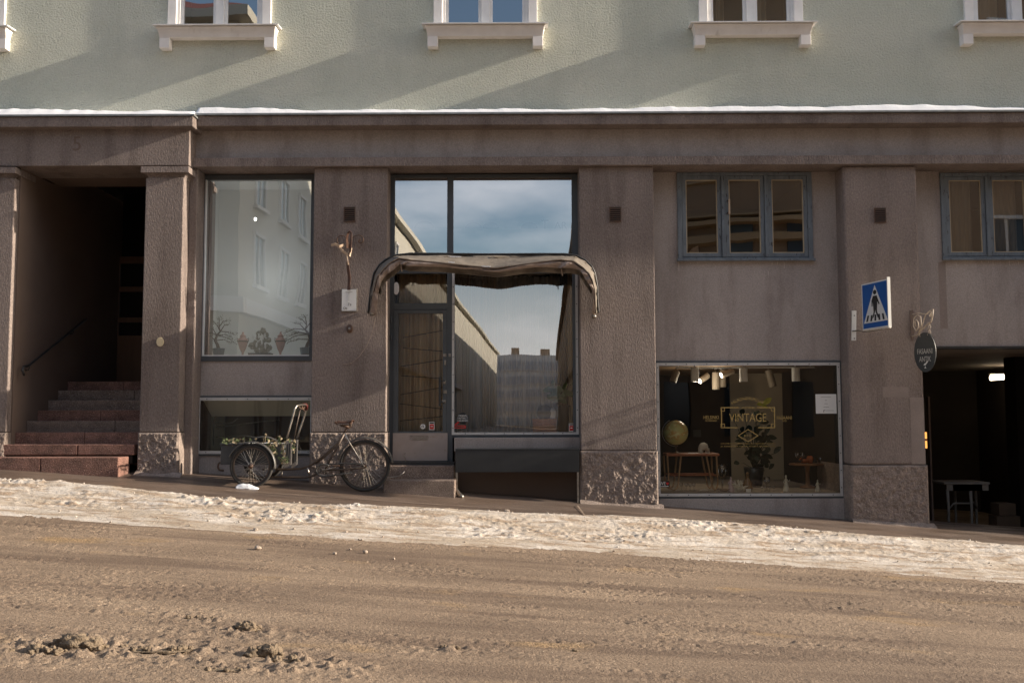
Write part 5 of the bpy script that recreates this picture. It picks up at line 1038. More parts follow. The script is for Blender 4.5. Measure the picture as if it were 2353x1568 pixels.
sh([(.43, .70), (.57, .70), (.59, .64), (.575, .48), (.43, .48), (.405, .64)]); sh([(.43, .70), (.37, .60), (.37, .48), (.405, .48), (.415, .6), (.46, .64)]); sh([(.57, .70), (.62, .60), (.67, .515), (.64, .495), (.575, .585), (.54, .64)])
sh([(.43, .49), (.52, .49), (.50, .38), (.44, .25), (.385, .22), (.44, .36)]); sh([(.49, .49), (.575, .49), (.565, .36), (.64, .23), (.59, .22), (.515, .35)])
mb.build('walking_figure', 'ink', SG)
p_ = sp(1, 0); MB().prism([sp(.995, -.02, -.02), sp(1.02, -.02, -.02), sp(1.02, 1.03, -.02), sp(.995, 1.03, -.02)], nrm*.045).build('flange', 'sign_w', SG)
a, b = ZS(190, 1172, -.01), ZS(222, 1400, -.01); MB().prism([(a.x, -.012, a.z), (a.x+.065, -.012, a.z), (b.x, -.012, b.z), (b.x-.065, -.012, b.z)], (0, .012, 0)).build('wall_plate', 'sign_w', SG)
q = ZS(208, 1328, -.02); MB().tube([(q.x-.02, -.015, q.z), (q.x+.05, -.10, q.z), sp(.02, .02, -.02)+Vector((0, 0, -.03)), sp(.96, .02, -.02)+Vector((0, 0, -.03))], .011, 8).build('arm', 'steel', SG, smooth=True)
for bb in (1210, 1385): q = ZS(206, bb, 0); MB().lathe((q.x, -.013, q.z), [(.009, 0), (.009, .004), (.0, .006)], 8, Vector((0, -1, 0))).build('screw', 'dark_metal', SG)
# hanging oval sign
HS = thing('hanging_shop_sign', ZS(640, 1280, 0), 'black oval shop sign hanging by a chain from a scrolled iron bracket', 'shop sign')
a, b = ZS(632, 1170, 0), ZS(664, 1395, 0); M['plate'] = surf('brown_painted_plate', (.14, .10, .085), (.11, .08, .065), 6, .6); MB().box(a.x, b.x, -.02, -.0, b.z, a.z).build('wall_plate', 'plate', HS, bevel=.004)
Xs = a.x+.045
def hs(pts, r=.008): MB().tube([Vector((Xs+(Z_.x-Xs), Y_, Z_.z)) for Z_, Y_ in pts], r, 6).build('scroll', 'arm', HS, smooth=True)
def h(a_, b_): 
    t_ = max(0, (a_-650)/160); Y_ = -.02-.42*t_; return (ZS(a_, b_, Y_), Y_)
hs([h(650, 1368), h(690, 1360), h(720, 1325), h(760, 1285), h(795, 1260), h(806, 1220), h(812, 1160)], .011)
hs([h(650, 1200), h(700, 1190), h(765, 1200), h(790, 1175), h(812, 1162)], .007); hs([h(716, 1325), h(735, 1260), h(755, 1200), h(785, 1175), h(803, 1190), h(790, 1220), h(783, 1205), h(792, 1195)])
hs([h(700, 1340), h(722, 1290), h(715, 1215), h(690, 1205), h(665, 1230), h(660, 1290), h(680, 1325), h(700, 1300), h(697, 1262), h(683, 1240), h(672, 1262), h(678, 1290)]); 
ch = MB()
for k in range(5):
    c, Y_ = h(778+8*(k % 2), 1275+20*k); ch.tube([c+Vector((.014*math.cos(t), .006*(k % 2)*math.sin(t), .024*math.sin(t))) for t in np.linspace(0, 2*PI, 13)], .0045, 5)
ch.build('chain', 'arm', HS, smooth=True); MB().tube([ZS(706, 1345, -.25), ZS(712, 1372, -.25)], .006, 5).build('hook', 'arm', HS)
oc = ZR(678, 92, -.3); rr_ = math.radians(60); ox_ = Vector((math.cos(rr_), -math.sin(rr_), 0)); on_ = Vector((-math.sin(rr_), -math.cos(rr_), 0)); ow, oh = .175, .275
def opt(a, b, o_): return oc+ox_*a+Vector((0, 0, b))+on_*o_
MB().prism([opt(ow*math.cos(t), oh*math.sin(t), 0) for t in np.linspace(0, 2*PI, 41)[:-1]], on_*.02).build('board', 'black', HS, bevel=.004)
R3 = Matrix((ox_, Vector((0, 0, 1)), on_)).transposed()
eul = R3.to_euler(); mb = MB(); mb.text('FASAANI', opt(0, .01, .0215), .105, rot=eul, sx=.62); mb.text('ANTIK', opt(0, -.10, .0215), .105, rot=eul, sx=.62); M['dull_w'] = surf('dull_white_lettering', (.36, .35, .33), (.3, .29, .27), 5, .6); mb.build('lettering', 'dull_w', HS)
mb = MB(); bird = [(-.03, -.195), (.01, -.19), (.02, -.175), (.05, -.15), (.045, -.13), (.03, -.14), (.0, -.17), (-.012, -.165), (-.02, -.178)]; mb.prism([opt(a_*.9, b_+.01, .0212) for a_, b_ in bird], on_*.001); mb.prism([opt(a_, b_, .0212) for a_, b_ in ((-.02, -.225), (.02, -.225), (.004, -.215), (.004, -.195), (-.004, -.195), (-.004, -.215))], on_*.001); mb.build('bird_emblem', 'sign_w', HS)

# ================================================================== PASSAGE ON THE RIGHT
xp = p4[1]; zpf = gp(6.6, 0)+.0; x9 = XU(2760, 1000, 1)
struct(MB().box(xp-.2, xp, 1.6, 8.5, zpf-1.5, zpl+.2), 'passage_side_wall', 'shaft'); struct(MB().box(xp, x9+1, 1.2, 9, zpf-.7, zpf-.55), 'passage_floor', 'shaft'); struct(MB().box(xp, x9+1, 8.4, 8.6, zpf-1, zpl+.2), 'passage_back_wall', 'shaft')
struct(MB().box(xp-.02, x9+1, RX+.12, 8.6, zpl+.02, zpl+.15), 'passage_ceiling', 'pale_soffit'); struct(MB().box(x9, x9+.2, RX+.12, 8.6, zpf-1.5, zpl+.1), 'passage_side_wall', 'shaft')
MB().box(xp-.02, x9, RX-.025, RX+.18, zpl-.035, zpl).build('passage_lintel', 'dark_metal', B)
yl = 6.2; a, b = P3(2275, 868, yl), P3(2360, 862, yl); ft = thing('tube_lamp', a, 'lit fluorescent tube hanging in the dark passage', 'lamp'); M['tube'] = emit('lit_tube', (1, .80, .55), 6)
MB().tube([a, b], .05, 12).build('tube', 'tube', ft, smooth=True); MB().box(a.x, b.x, yl+.02, yl+.09, a.z+.055, a.z+.09).build('fitting', 'white_paint', ft)
yq = 3.2; a, b = P3(2331, 840, yq), P3(2420, 1230, yq); one(MB().box(a.x, b.x, yq, yq+.4, zpf-.6, zpl+.02), 'passage_pier', 'near_black', 'black pier at the far right inside the passage', 'pier')
a, b = P3(2246, 1000, 7.6), P3(2306, 1300, 7.6)
yd_ = 2.6; a = P3(2133, 1010, yd_); p, r_ = ZR(705, 395, 1.9), ZR(722, 1220, 1.9); one(MB().box(p.x, r_.x, 1.9, 2.0, zpf-.6, p.z), 'door_frame', 'entry', 'dim brown door post just inside the passage', 'door frame')
M['amberl'] = emit('amber_lamp_light', (1, .42, .10), .8); p, r_ = ZR(676, 640, 2.4), ZR(700, 685, 2.4); one(MB().box(p.x, r_.x, 2.4, 2.5, r_.z, p.z), 'lit_shade', 'amberl', 'upper glowing amber lampshade at the edge of the passage', 'lamp shade'); p, r_ = ZR(676, 700, 2.4), ZR(700, 750, 2.4); one(MB().box(p.x, r_.x, 2.4, 2.5, r_.z, p.z), 'lit_shade', 'amberl', 'lower glowing amber lampshade at the edge of the passage', 'lamp shade')
# grey stool-table
Yt = 1.9; zg = zpf-.55; x0, x1 = ZR(825, 1000, Yt).x, ZR(1112, 1000, Yt).x; zt_ = ZR(960, 990, Yt).z; M['greyt'] = surf('grey_painted_wood', (.22, .21, .195), (.17, .165, .155), 6, .6)
T = thing('grey_table', ((x0+x1)/2, Yt, zg), 'grey painted table with curved legs inside the dark passage', 'table'); MB().box(x0-.05, x1+.02, Yt, Yt+.6, zt_-.02, zt_+.015).build('tabletop', 'greyt', T, bevel=.006); MB().frame(x0, x1, zt_-.12, zt_-.021, .099, Yt+.02, Yt+.04).build('apron', 'greyt', T)
for (xx, yy2) in ((x0+.02, Yt+.05), (x1-.28, Yt+.05), (x1-.02, Yt+.45), (x0+.33, Yt+.5)):
    MB().tube([(xx, yy2, zt_-.1), (xx+.01, yy2, zt_-.4), (xx, yy2, zg+.25), (xx+.03, yy2, zg)], [.026, .022, .018, .02], 8).build('leg', 'greyt', T, smooth=True)
zm = ZR(960, 1130, Yt).z; mb = MB(); mb.tube([(x0+.02, Yt+.06, zm-.12), (x0+.12, Yt+.06, zm), (x1-.3, Yt+.06, zm)], .015); mb.tube([(x1-.3, Yt+.06, zm), (x1-.12, Yt+.3, zm), (x1-.02, Yt+.42, zm-.1)], .015); mb.build('stretcher', 'greyt', T, smooth=True)
M['box'] = surf('dull_cardboard', (.12, .085, .06), (.09, .065, .045), 4, .8)
for (a0, b0, a1, b1, lb) in ((1180, 1130, 1300, 1212, 'dull cardboard box, upper of the pair in the passage'), (1165, 1216, 1330, 1295, 'dull cardboard box, lower of the pair in the passage')):
    p, r_ = ZR(a0, b0, 2.2), ZR(a1, b1, 2.2); one(MB().box(p.x, r_.x, 2.2, 2.5, r_.z, p.z), 'cardboard_box', 'box', lb, 'box', 'boxes in the passage', bevel=.006)

# ================================================================== CARGO TRICYCLE
def z4(a, b, Y): return Z4(a, b, Y)
YN, YF_, YC = -.78, -.14, -.44
TR = thing('cargo_bicycle', z4(1150, 1200, YC), 'old black three-wheeled cargo bicycle with a plant-filled box', 'cargo bicycle')
M['paintb'] = surf('worn_black_enamel', (.045, .045, .045), (.08, .07, .06), 18, .4, [], .5); M['frame_b'] = surf('rusty_brown_enamel', (.12, .09, .07), (.075, .055, .045), 20, .5, [], .5, metal=.3)
M['chrome'] = surf('dull_chrome', (.45, .42, .38), (.3, .26, .22), 20, .3, [], .5, metal=.9)
def wheel(c, r, seed, nsp=32):
    t = MB(); n = 48; pts = [(c.x+(r-.022)*math.cos(a), c.y, c.z+(r-.022)*math.sin(a)) for a in np.linspace(0, 2*PI, n+1)]; t.tube(pts, .022, 10, caps=False); w = t.build('wheel', 'rubber', TR, smooth=True)
    rm = MB(); pts = [(c.x+(r-.052)*math.cos(a), c.y, c.z+(r-.052)*math.sin(a)) for a in np.linspace(0, 2*PI, n+1)]; rm.tube(pts, .013, 8, caps=False); rm.build('rim', 'frame_b', w, smooth=True)
    s = MB(); rr = random.Random(seed)
    for k in range(nsp):
        a = 2*PI*k/nsp; b = a+(1 if k % 4 < 2 else -1)*.9; sy = .03*(1 if k % 2 else -1); s.tube([(c.x+.025*math.cos(b), c.y+sy, c.z+.025*math.sin(b)), (c.x+(r-.06)*math.cos(a), c.y, c.z+(r-.06)*math.sin(a))], .0021, 4)
    s.build('spokes', 'chrome', w); MB().lathe((c.x, c.y-.045, c.z), [(.018, 0), (.032, .006), (.032, .014), (.016, .02), (.016, .07), (.032, .076), (.032, .084), (.014, .09)], 14, Vector((0, 1, 0))).build('hub', 'iron', w, smooth=True)
    return w
def fender(c, r, a0, a1, w, mt, n=40, name='mudguard'):
    mb = MB(); m = 6; vs = []
    for i in range(n+1):
        a = a0+(a1-a0)*i/n
        for j in range(m+1):
            s = -1+2*j/m; rr = r+.018*(1-s*s); vs.append((c.x+rr*math.cos(a), c.y+s*w, c.z+rr*math.sin(a)))
    mb.add(vs, [(i*(m+1)+j, i*(m+1)+j+1, (i+1)*(m+1)+j+1, (i+1)*(m+1)+j) for i in range(n) for j in range(m)]); return mb.build(name, mt, TR, smooth=True, thick=.003)
rF, rRr = .296, .356
cN = z4(690, 998, YN); cR = z4(1945, 975, YC); cF = Vector((cN.x, YF_, 0)); 
cN.z = gp(cN.x, YN)+rF+.004; cF.z = gp(cF.x, YF_)+rF+.004
cR.z = gp(cR.x, YC)+rRr+.004
off = cN.z - z4(690, 998, YN).z
wheel(cN, rF, 1, 36); wheel(cF, rF, 2, 36); wheel(cR, rRr, 3, 40)
fender(cN, rF+.02, .0-.12, PI*.88, .04, 'paintb'); fender(cF, rF+.02, -.1, PI*.88, .04, 'paintb'); fender(cR, rRr+.022, .1, PI*.93, .038, 'paintb')
MB().tube([cN+Vector((0, -.05, 0)), cF+Vector((0, .04, 0))], .016, 8).build('axle', 'iron', TR, smooth=True)
# box with rim and the two slotted tail boards
bx0, bx1 = z4(352, 850, YN+.1).x, z4(1055, 850, YN+.1).x; bz0, bz1 = z4(600, 955, YN+.1).z, z4(600, 728, YN+.1).z
M['boxm'] = surf('dark_grey_sheet', (.055, .057, .06), (.04, .04, .042), 6, .5, [(40, .2, .003)], .45)
mb = MB(); th = .012; y0_, y1_ = YN+.09, YF_-.07
mb.box(bx0, bx1, y0_, y0_+th, bz0, bz1); mb.box(bx0, bx1, y1_-th, y1_, bz0, bz1); mb.box(bx0, bx0+th, y0_+th, y1_-th, bz0, bz1); mb.box(bx1-th, bx1, y0_+th, y1_-th, bz0, bz1); mb.box(bx0+th, bx1-th, y0_+th, y1_-th, bz0, bz0+th)
cb = mb.build('cargo_box', 'boxm', TR, bevel=.004); MB().tube([(bx0, y0_, bz1), (bx1, y0_, bz1), (bx1, y1_, bz1), (bx0, y1_, bz1), (bx0, y0_, bz1)], .012, 8).build('rim', 'paintb', cb, smooth=True); MB().box(bx0+.02, bx1-.02, y0_+.02, y1_-.02, bz1-.09, bz1-.05).build('soil', 'mud', cb)
M['slot'] = surf('weathered_grey_board', (.24, .22, .20), (.17, .155, .14), (20, 20, 4), .6)
for (a0, a1, a2, a3, Yb2) in ((1075, 1135, 1125, 1052, YN+.05), (1145, 1200, 1190, 1135, YN+.2)):
    P = [z4(a0, 695, Yb2), z4(a1, 680, Yb2), z4(a2, 955, Yb2), z4(a3, 990, Yb2)]; o = MB().prism(P, (0, .02, 0)).build('tail_board', 'slot', TR, bevel=.004)
    mb = MB()
    for f in (.32, .68):
        A = P[0].lerp(P[1], f).lerp(P[3].lerp(P[2], f), .12); Bq = P[0].lerp(P[1], f).lerp(P[3].lerp(P[2], f), .85); dxx = Vector((.009, 0, 0)); mb.prism([A-dxx+Vector((0, -.003, 0)), A+dxx+Vector((0, -.003, 0)), Bq+dxx+Vector((0, -.003, 0)), Bq-dxx+Vector((0, -.003, 0))], (0, .002, 0))
    mb.build('slot', 'black', o)
# push bar
hb = [z4(1082, 665, YN+.07), z4(1110, 560, YN+.07), z4(1150, 420, YN+.07), z4(1172, 335, YN+.07), z4(1190, 305, YN+.09), z4(1230, 295, YN+.2), z4(1280, 292, YN+.35), z4(1302, 300, YN+.45), z4(1298, 340, YN+.5), z4(1270, 440, YN+.52), z4(1225, 570, YN+.52), z4(1193, 665, YN+.52)]
MB().tube(hb, .013, 10).build('push_bar', 'chrome', TR, smooth=True); MB().tube([z4(1230, 345, YN+.3), z4(1195, 500, YN+.3), z4(1162, 660, YN+.3)], .008, 8).build('brake_rod', 'frame_b', TR, smooth=True)
M['redgrip'] = surf('dark_red_rubber', (.12, .02, .018), (.08, .015, .014), 9, .5); MB().tube([z4(1262, 292, YN+.34), z4(1290, 292, YN+.42), z4(1303, 305, YN+.46), z4(1296, 345, YN+.5)], .021, 10).build('grip', 'redgrip', TR, smooth=True)
MB().tube([z4(1215, 315, YN+.15), z4(1235, 335, YN+.2), z4(1265, 340, YN+.35), z4(1280, 320, YN+.4)], .008, 6).tube([z4(1245, 300, YN+.3), z4(1262, 345, YN+.35), z4(1275, 360, YN+.4)], .010, 6).build('brake_lever', 'iron', TR, smooth=True)
# frame
def tb(pts, r, nm='frame_tube', mt='frame_b', Y=YC): MB().tube([z4(a, b, Y) for a, b in pts], r, 10).build(nm, mt, TR, smooth=True)
tb([(950, 1000), (985, 1008), (1120, 1006), (1230, 998), (1310, 978), (1380, 938), (1470, 870), (1570, 785), (1640, 720), (1690, 650), (1720, 602)], .0165)
tb([(820, 1088), (960, 1092), (1150, 1095), (1290, 1094), (1360, 1080), (1430, 1050), (1495, 1015)], .0165)
tb([(1495, 1015), (1560, 900), (1640, 760), (1720, 602)], .0165, 'seat_tube'); tb([(1400, 945), (1500, 870), (1600, 780), (1650, 735)], .012)
tb([(1027, 1010), (1027, 1090)], .014, 'frame_strut', 'chrome'); tb([(1310, 980), (1330, 1080)], .014, 'frame_strut', 'chrome')
for dy in (-.06, .06): tb([(1722, 605), (1780, 720), (1860, 850), (1925, 960), (1945, 975)], .009, 'seat_stay', 'chrome', YC+dy); tb([(1500, 1020), (1640, 1010), (1945, 985)], .010, 'chain_stay', 'frame_b', YC+dy)
tb([(950, 1000), (940, 980), (938, 950)], .014, 'frame_strut', 'chrome'); 
MB().tube([z4(870, 1085, YN+.1), z4(870, 1085, YF_-.1)], .014).tube([z4(820, 1010, YN+.08), z4(820, 1010, YF_-.08)], .014).build('cross_member', 'iron', TR)
tb([(1718, 600), (1735, 565), (1755, 535)], .013, 'seat_post', 'iron')
# crank, chain case, pedals
c = z4(1490, 1018, YC-.05); mb = MB(); mb.tube([(c.x+.07*math.cos(t), c.y, c.z+.07*math.sin(t)) for t in np.linspace(0, 2*PI, 33)], .005, 6)
for k in range(5): t = 2*PI*k/5; mb.tube([c, c+Vector((.07*math.cos(t), 0, .07*math.sin(t)))], .005, 5)
mb.build('chainring', 'chrome', TR, smooth=True); mb = MB(); mb.lathe(c+Vector((0, -.02, 0)), [(.022, 0), (.022, .06)], 14, Vector((0, 1, 0))); mb.tube([c+Vector((0, -.02, 0)), z4(1560, 1000, YC-.08), z4(1640, 970, YC-.08)], .009, 8); mb.tube([c+Vector((0, .1, 0)), z4(1420, 1040, YC+.06)], .009, 8); mb.build('crank', 'chrome', TR, smooth=True)
q_ = z4(1635, 968, YC-.08); MB().box(q_.x-.045, q_.x+.045, YC-.17, YC-.085, q_.z-.01, q_.z+.014).build('pedal', 'iron', TR, bevel=.004); q_ = z4(1420, 1042, YC+.06); MB().box(q_.x-.045, q_.x+.045, YC+.065, YC+.15, q_.z-.01, q_.z+.014).build('pedal', 'iron', TR, bevel=.004)
arc_ = [(c.x+.10*math.cos(t), c.y-.01, c.z+.085*math.sin(t)) for t in np.linspace(PI*.25, PI*1.5, 24)]; mb = MB().tube(arc_+[z4(1800, 1045, YC-.06)-Vector((0, 0, -.0))], .013, 6); mb.tube([z4(1440, 955, YC-.06), z4(1700, 942, YC-.06), z4(1930, 950, YC-.06)], .009, 6); mb.build('chain_guard', 'paintb', TR, smooth=True)
MB().tube([z4(1500, 985, YC-.045), z4(1935, 962, YC-.045)], .004, 5).tube([z4(1500, 1052, YC-.045), z4(1700, 1020, YC-.045), z4(1935, 995, YC-.045)], .004, 5).build('chain', 'iron', TR)
# saddle
S_ = thing
top = MB()
def sad(a, b):
    ax = 1612+(1818-1612)*a; w_ = .02+.085*a**1.4; zt2 = 462-10*math.sin(a*PI)*-1 + (-14 if a < .08 else 0); s = -1+2*b
    p = z4(ax, zt2-(8 if a > .8 else 0)+ (22*(1-a) if a < .12 else 0), YC); return (p.x, YC+s*w_, p.z-.03*s*s-.006)
top.grid(sad, 20, 8); sd = top.build('saddle', 'leather', TR, smooth=True, thick=.0035)
mb = MB()
for dy in (-.03, .03): mb.tube([z4(1625, 475, YC+dy), z4(1640, 505, YC+dy), z4(1700, 520, YC+dy), z4(1790, 515, YC+dy), z4(1808, 480, YC+dy)], .006, 6)
mb.build('rails', 'iron', sd, smooth=True)
for dy in (-.055, .055):
    c0 = z4(1785, 545, YC+dy); MB().tube([(c0.x+.02*math.cos(t*5*2*PI), c0.y+.02*math.sin(t*5*2*PI), c0.z+.085*t) for t in np.linspace(0, 1, 60)], .0045, 5).build('spring', 'iron', sd, smooth=True)
tb([(1680, 522), (1720, 528), (1780, 545)], .018, 'saddle_clamp', 'iron')
q_ = z4(330, 990, YC); mb = MB().tube([z4(350, 930, YN+.3), z4(325, 945, YN+.3), z4(318, 985, YN+.3), z4(335, 1015, YN+.3), z4(385, 1020, YN+.3)], .014, 8).build('front_bumper', 'iron', TR, smooth=True)
# ivy in and over the box
M['ivy'] = surf('ivy_leaf', (.085, .115, .045), (.15, .165, .085), 25, .5); M['dryleaf'] = surf('dry_leaf', (.40, .33, .22), (.3, .23, .14), 20, .7)
IV = thing('trailing_ivy', z4(900, 740, YN+.2), 'trailing green ivy and dry leaves spilling over the cargo bicycle box', 'plant'); lf = MB(); dl = MB(); stm = MB(); rr = random.Random(9)
def ivyleaf(mb, c, s):
    a = rr.uniform(0, 2*PI); tilt = rr.uniform(-.9, .9); u_ = Vector((math.cos(a), rr.uniform(-.3, .3), math.sin(a))).normalized(); w_ = u_.cross(Vector((rr.uniform(-.4, .4), 1, tilt))).normalized()
    pr = [(0, -.5), (.5, -.35), (.35, .1), (.3, .25), (0, .8), (-.3, .25), (-.35, .1), (-.5, -.35)]; mb.add([c+w_*p[0]*s+u_*p[1]*s for p in pr], [(0, 1, 2, 3, 4), (0, 4, 5, 6, 7)])
for k in range(115):
    a = rr.choice((rr.uniform(370, 540), rr.uniform(370, 540), rr.uniform(870, 1170), rr.uniform(870, 1170), rr.uniform(870, 1170), rr.uniform(560, 700)))
    b = 700+rr.gauss(0, 18)+(rr.uniform(0, 50) if a > 870 else 0)-(14 if a > 960 else 0); ivyleaf(dl if rr.random() < .38 else lf, z4(a, b, YN+rr.uniform(.03, .3)), rr.uniform(.022, .042))
for (pts) in ([(900, 730), (920, 770), (905, 820)], [(930, 740), (955, 790), (972, 850)], [(1045, 740), (1040, 800), (1050, 880), (1060, 930)], [(1075, 870), (1085, 900), (1090, 940)], [(880, 730), (895, 790)], [(1000, 700), (1020, 650)], [(1130, 700), (1170, 760), (1160, 830)], [(1010, 880), (1040, 910)]):
    P = [z4(a, b, YN+.04) for a, b in pts]; stm.tube(P, .004, 5)
    for j in range(len(P)-1):
        for f in np.linspace(0, 1, 5): ivyleaf(dl if rr.random() < .35 else lf, P[j].lerp(P[j+1], float(f))+Vector((rr.gauss(0, .015), -rr.uniform(0, .03), rr.gauss(0, .015))), rr.uniform(.025, .045))
for (a, b) in ((655, 700), (740, 670), (830, 650), (850, 620)): stm.tube([z4(a-40, 730, YN+.2), z4(a-10, 705, YN+.18), z4(a, b, YN+.17)], .0035, 5); ivyleaf(dl, z4(a, b, YN+.17), .03)
lf.build('green_leaves', 'ivy', IV); dl.build('dry_leaves', 'dryleaf', IV); stm.build('stems', 'dryleaf', IV)
mb = MB(); mb.grid(lambda a_, b_: (z4(780, 715, YN+.3).x+.22*a_, YN+.16+.3*b_, bz1-.03+.045*math.sin(PI*a_)*math.sin(PI*b_)+.01*float(vn(a_*6, b_*6))), 16, 10); one(mb, 'snow_patch', 'snow', 'small patch of snow lying in the cargo bicycle box', 'snow', smooth=True)
mb = MB(); xg, xh = z4(525, 1180, YN).x, z4(775, 1180, YN).x
mb.grid(lambda a_, b_: (xg+(xh-xg)*a_, YN-.06+.13*b_, gp(xg+(xh-xg)*a_, YN)-.01+(.05*math.sin(PI*a_)**.5+.035*(1-a_)*math.sin(PI*a_)**.3)*math.sin(PI*b_)**.5+.012*float(vn(a_*7, b_*3))), 40, 10); one(mb, 'snow_clump', 'snow', 'white lump of snow around the foot of the near front wheel', 'snow', smooth=True)
# dark floor drain ripple
pq = P3(1735, 1212, -2.15); 
for k in range(14):
    pass

# ================================================================== THE OTHER SIDE OF THE STREET (seen in the glass)
M['cream_f'] = surf('cream_facade', (.45, .43, .37), (.40, .38, .325), .3, .85, world=True); M['brown_f'] = surf('ochre_brown_facade', (.30, .21, .13), (.25, .17, .11), .3, .85, world=True); M['white_f'] = surf('white_modern_facade', (.58, .57, .55), (.5, .49, .47), .3, .8, world=True); M['redroof'] = surf('red_sheet_roof', (.22, .07, .045), (.18, .06, .04), 1, .6, world=True); M['facglass'] = surf('facade_window_glass', (.05, .07, .09), (.04, .055, .07), 1, .1, spec=.6, world=True)
def facade_windows(par, org, dx, n, zrows, w=1.1, h=1.7, gap=3.0, nrm=Vector((0, 1, 0)), first=1.2):
    for z in zrows:
        for k in range(n):
            c = org+dx*(first+gap*k); f = MB()
            def bq(a0, a1, z0_, z1_, o0, o1):
                p = [c+dx*a0, c+dx*a1]; f.prism([Vector((p[0].x, p[0].y, z0_))+nrm*o0, Vector((p[1].x, p[1].y, z0_))+nrm*o0, Vector((p[1].x, p[1].y, z1_))+nrm*o0, Vector((p[0].x, p[0].y, z1_))+nrm*o0], nrm*(o1-o0))
            bq(-.1, 0, z, z+h, -.05, .08); bq(w, w+.1, z, z+h, -.05, .08); bq(-.1, w+.1, z+h, z+h+.12, -.05, .1); bq(-.2, w+.2, z-.14, z, -.05, .16); bq(w/2-.05, w/2+.05, z, z+h, .0, .05)
            o = f.build('window', 'white_f', par)
            g_ = MB(); f2 = [c+Vector((0, 0, 0)), c+dx*w]; g_.add([Vector((f2[0].x, f2[0].y, z))+nrm*.02, Vector((f2[1].x, f2[1].y, z))+nrm*.02, Vector((f2[1].x, f2[1].y, z+h))+nrm*.02, Vector((f2[0].x, f2[0].y, z+h))+nrm*.02], [(0, 1, 2, 3)]); g_.build('pane', 'facglass', o)
sd_ = Vector((-.028, -1, 0)).normalized()         # direction of the side street, away from the shop
sd_.x = .028
def corner_block(name, x0, x1, y0, depth, H, mt, lab, side):
    t = thing(name, ((x0+x1)/2, y0, 0), lab, 'building'); sh_ = .028*depth
    poly = [(x0, y0, -3), (x1, y0, -3), (x1+sh_, y0-depth, -3), (x0+sh_, y0-depth, -3)]; MB().prism(poly, (0, 0, H+3)).build('wall', mt, t)
    rp_ = [(x0-.5, y0+.5, H), (x1+.5, y0+.5, H), (x1+sh_+.5, y0-depth, H), (x0+sh_-.5, y0-depth, H)]; MB().prism([Vector(p) for p in rp_], (0, 0, .35)).build('eaves', mt, t)
    inn = [(x0+4, y0-4, H+2.6), (x1-4, y0-4, H+2.6), (x1+sh_-4, y0-depth, H+2.6), (x0+sh_+4, y0-depth, H+2.6)]; o4 = [Vector((p[0], p[1], H+.35)) for p in rp_]; MB().add(o4+[Vector(p) for p in inn], [(0, 1, 5, 4), (1, 2, 6, 5), (2, 3, 7, 6), (3, 0, 4, 7), (4, 5, 6, 7)]).build('roof', 'redroof', t)
    mb = MB(); mb.box(x0-.05, x1+.25, y0-.05, y0+.3, 5.2, 5.7); e_ = x1 if side > 0 else x0; s_ = side; d_ = depth*.5
    mb.prism([(e_, y0, 5.2), (e_+s_*.28, y0, 5.2), (e_+s_*.28+.028*d_, y0-d_, 5.2), (e_+.028*d_, y0-d_, 5.2)], (0, 0, .5)); mb.build('belt_cornice', 'white_f' if side > 0 else mt, t)
    facade_windows(t, Vector((e_, y0, 0)), sd_, 12, (1.0, 6.4, 9.2, 12.0), nrm=Vector((s_, 0, 0)), first=1.8)
    if side > 0: facade_windows(t, Vector((x1, y0, 0)), Vector((-1, 0, 0)), 8, (1.0, 6.4, 9.2, 12.0), first=1.6)
    else: facade_windows(t, Vector((x0+4.6, y0, 0)), Vector((1, 0, 0)), 8, (1.0, 6.6, 9.9, 13.2), first=1.0)
    return t
corner_block('corner_building', -45, -9.4, -18, 175, 14.9, 'cream_f', 'cream corner building across the street, reflected in the shop glass', 1)
rb = corner_block('corner_building', 3.2, 45, -22.5, 175, 14.0, 'brown_f', 'ochre building across the street behind the camera on the right', -1)
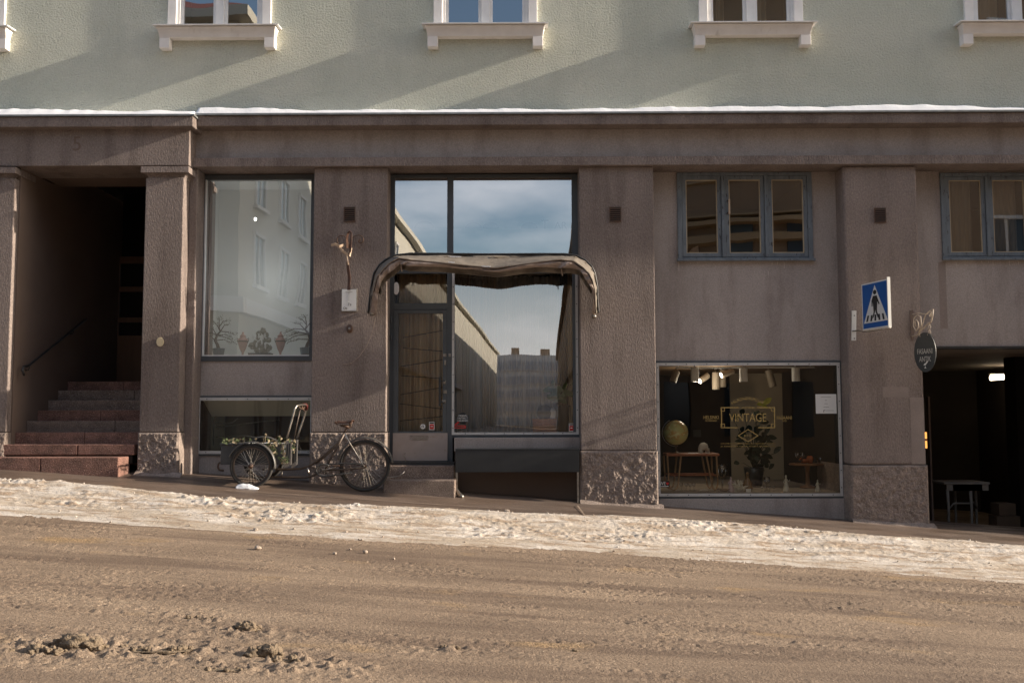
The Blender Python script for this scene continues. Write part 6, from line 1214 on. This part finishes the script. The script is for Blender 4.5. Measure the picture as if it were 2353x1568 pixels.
# rounded corner bay of the right hand block
mb = MB(); mb.lathe((9.2, -23.5, -3), [(5.2, 0), (5.2, 8.2), (5.55, 8.3), (5.6, 8.8), (5.2, 8.9), (5.2, 19.0), (5.8, 19.2), (5.8, 19.7), (0, 21)], 40); mb.box(9.2, 45, -23, -18.3, -3, 16.4); mb.build('rounded_bay', 'brown_f', rb)
mb = MB(); mb.lathe((9.2, -23.5, 5.9), [(5.62, 0), (5.68, .1), (5.5, .35)], 40); mb.build('bay_moulding', 'cream_f', rb)
M['ochre_f'] = surf('ochre_moulding', (.40, .29, .17), (.34, .24, .14), .5, .8, world=True)
for zb5, rr5, hh5 in ((7.55, 5.45, .30), (8.15, 5.62, .22), (8.45, 5.5, .12), (9.7, 5.34, .12), (11.6, 5.4, .18)):
    MB().lathe((9.2, -23.5, zb5), [(5.2, 0), (rr5, .06), (rr5, hh5), (5.2, hh5+.04)], 48).build('bay_moulding', 'ochre_f', rb)
for z in (1.0, 6.8, 10.0, 13.2):
    for a in (60, 85, 110, 135, 160):
        a = math.radians(a); n_ = Vector((math.cos(a), math.sin(a), 0)); tn = Vector((-n_.y, n_.x, 0)); c = Vector((9.2, -23.5, z))+n_*5.16; MB().prism([c-tn*.55, c+tn*.55, c+tn*.55+Vector((0, 0, 1.8)), c-tn*.55+Vector((0, 0, 1.8))], n_*.07).build('pane', 'facglass', rb)
facade_windows(rb, Vector((15.4, -18.3, 0)), Vector((1, 0, 0)), 8, (1.0, 6.6, 9.9, 13.2), first=.5)
M['bandglass'] = surf('haze_paled_band_glass', (.36, .38, .40), (.30, .32, .35), 1, .3, world=True)  # glass colour paled to put distance haze into the window bands
FB = thing('modern_block', (3, -215, -2), 'white banded modern block closing the far end of the side street', 'building'); MB().box(-12, 22, -235, -215, -4, 16.2).build('wall', 'white_f', FB)
for z in (0.2, 3.4, 6.6, 9.8, 13.0):
    mb = MB()
    for k in range(8):
        mb.box(-11+4.1*k, -11+4.1*k+3.6, -215, -214.9, z, z+1.7)
    mu = MB()
    for k in range(32): mu.box(-11+1.03*k-.05, -11+1.03*k+.05, -214.9, -214.8, z, z+1.7)
    mu.box(-12, 22, -214.9, -214.6, z-.25, z-.05); mu.build('mullions', 'white_f', FB)
    mb.build('window_band', 'bandglass', FB)
mb = MB(); mb.box(-2, 0, -222, -219, 16.2, 18.2); mb.box(5, 7, -222, -219, 16.2, 18); mb.build('roof_plant', 'brown_f', FB)
